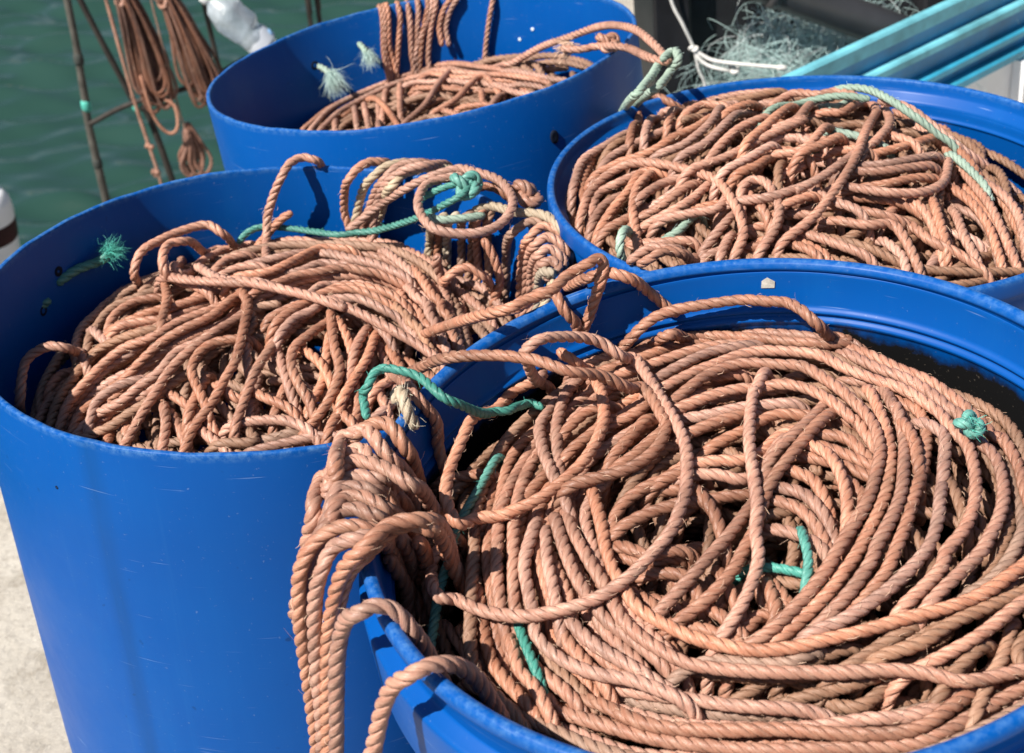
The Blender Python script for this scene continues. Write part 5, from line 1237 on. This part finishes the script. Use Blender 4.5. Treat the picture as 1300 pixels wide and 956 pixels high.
V, F = lathe(smooth_profile([(.0314, .010), (.0318, .011), (.0318, .040), (.0314, .041)], .001), 40); mesh_obj('label', V, F, M['clear'], t)
V, F = lathe(smooth_profile([(.0001, .171), (.0155, .170), (.0165, .166), (.0165, .156), (.0145, .155)], .001), 24); mesh_obj('cap', V, F, M['white_p'], t)
mesh_obj('label_patch', *tube(np.array([(.0, .0245, .020), (.0, .0327, .020)]), .009, 16), M['lab_blue'], t)
t = thing('plastic_bottle', 'second white bottle float partly above the first, cut by the picture top', 'bottle'); aim(t, (-.43, 3.1, .69), (-.40, 3.1, .80))
V, F = lathe(smooth_profile([(.001, 0), (.026, 0), (.032, .006), (.033, .045), (.033, .10), (.022, .122), (.014, .130), (.014, .138)], .004), 40); mesh_obj('bottle_body', V, F, M['white_p'], t)
V, F = lathe(smooth_profile([(.0001, .151), (.0155, .150), (.0165, .146), (.0165, .136), (.0145, .135)], .001), 24); mesh_obj('cap', V, F, M['white_p'], t)
for i_, (x, y, z0) in enumerate(((-.543, 3.0, .707), (-.398, 3.1, .806))):
    o_ = [q for q in bpy.data.objects if q.name.startswith('plastic_bottle') and q.parent is None][i_]
    l_ = mesh_obj('hanging_line', *tube(np.array([(x, y, z0), (x - .01, y, z0 + .2), (x - .02, y, z0 + .6)]), .002, 6), M['twine'], None)
    l_.parent = o_; l_.matrix_parent_inverse = o_.matrix_world.inverted()
# white buoy with a dark red band at the left edge
M['red_d'] = plain('dark_red_band', (.030, .004, .006), .6, .25, 20, .4)
t = thing('buoy', 'white can buoy with a dark red band, cut by the left picture edge', 'buoy', Matrix.Translation((-1.222, 3.2, .05)) @ Matrix.Rotation(.1, 4, 'Y'))
V, F = lathe(smooth_profile([(.001, -1.3), (.085, -1.3), (.088, .02), (.088, .165), (.080, .192), (.060, .203), (.0005, .205)], .012), 40); mesh_obj('buoy_body', V, F, M['white_p'], t)
V, F = lathe(smooth_profile([(.0882, .088), (.0895, .090), (.0895, .132), (.0882, .134)], .001), 40); mesh_obj('band', V, F, M['red_d'], t)
V, F = lathe(smooth_profile([(.012, .2), (.012, .235), (.018, .24), (.018, .255), (.0005, .258)], .003), 24); mesh_obj('top_peg', V, F, M['cream'], t)

# ------------------------------------------------------------------ camera, light, world
cam = bpy.data.cameras.new('camera'); co = bpy.data.objects.new('camera', cam); COL.objects.link(co)
cam.sensor_width = 36; cam.lens = 52.1026; cam.clip_end = 500; cam.clip_start = .05
Rm = Matrix(((.995054, .099333, 0), (-.052076, .521658, -.851564), (-.084589, .847352, .524251)))
co.matrix_world = Matrix.Translation((0, 0, 1.57924)) @ Rm.to_4x4()
scene.render.filter_size = 1.25
cam.dof.use_dof = True; cam.dof.focus_distance = 1.3; cam.dof.aperture_fstop = 10
scene.camera = co
AZ, EL = 217, 50                        # direction towards the sun: azimuth from +x, elevation
sl = bpy.data.lights.new('sun', 'SUN'); sl.energy = 5.0; sl.angle = R_(.53); sl.color = (1, .945, .87)
so_ = bpy.data.objects.new('sun', sl); COL.objects.link(so_)
sv = Vector((math.cos(R_(AZ)) * math.cos(R_(EL)), math.sin(R_(AZ)) * math.cos(R_(EL)), math.sin(R_(EL))))
so_.rotation_euler = sv.to_track_quat('Z', 'Y').to_euler()
w = bpy.data.worlds.new('World'); scene.world = w; w.use_nodes = True
bg = w.node_tree.nodes['Background']; sky = w.node_tree.nodes.new('ShaderNodeTexSky')
sky.sky_type = 'NISHITA'; sky.sun_disc = False; sky.sun_elevation = R_(EL); sky.sun_rotation = R_(90 - AZ)
w.node_tree.links.new(sky.outputs[0], bg.inputs[0]); bg.inputs[1].default_value = .05
scene.view_settings.view_transform = 'Standard'; scene.view_settings.look = 'None'; scene.view_settings.gamma = 1
scene.view_settings.exposure = .60
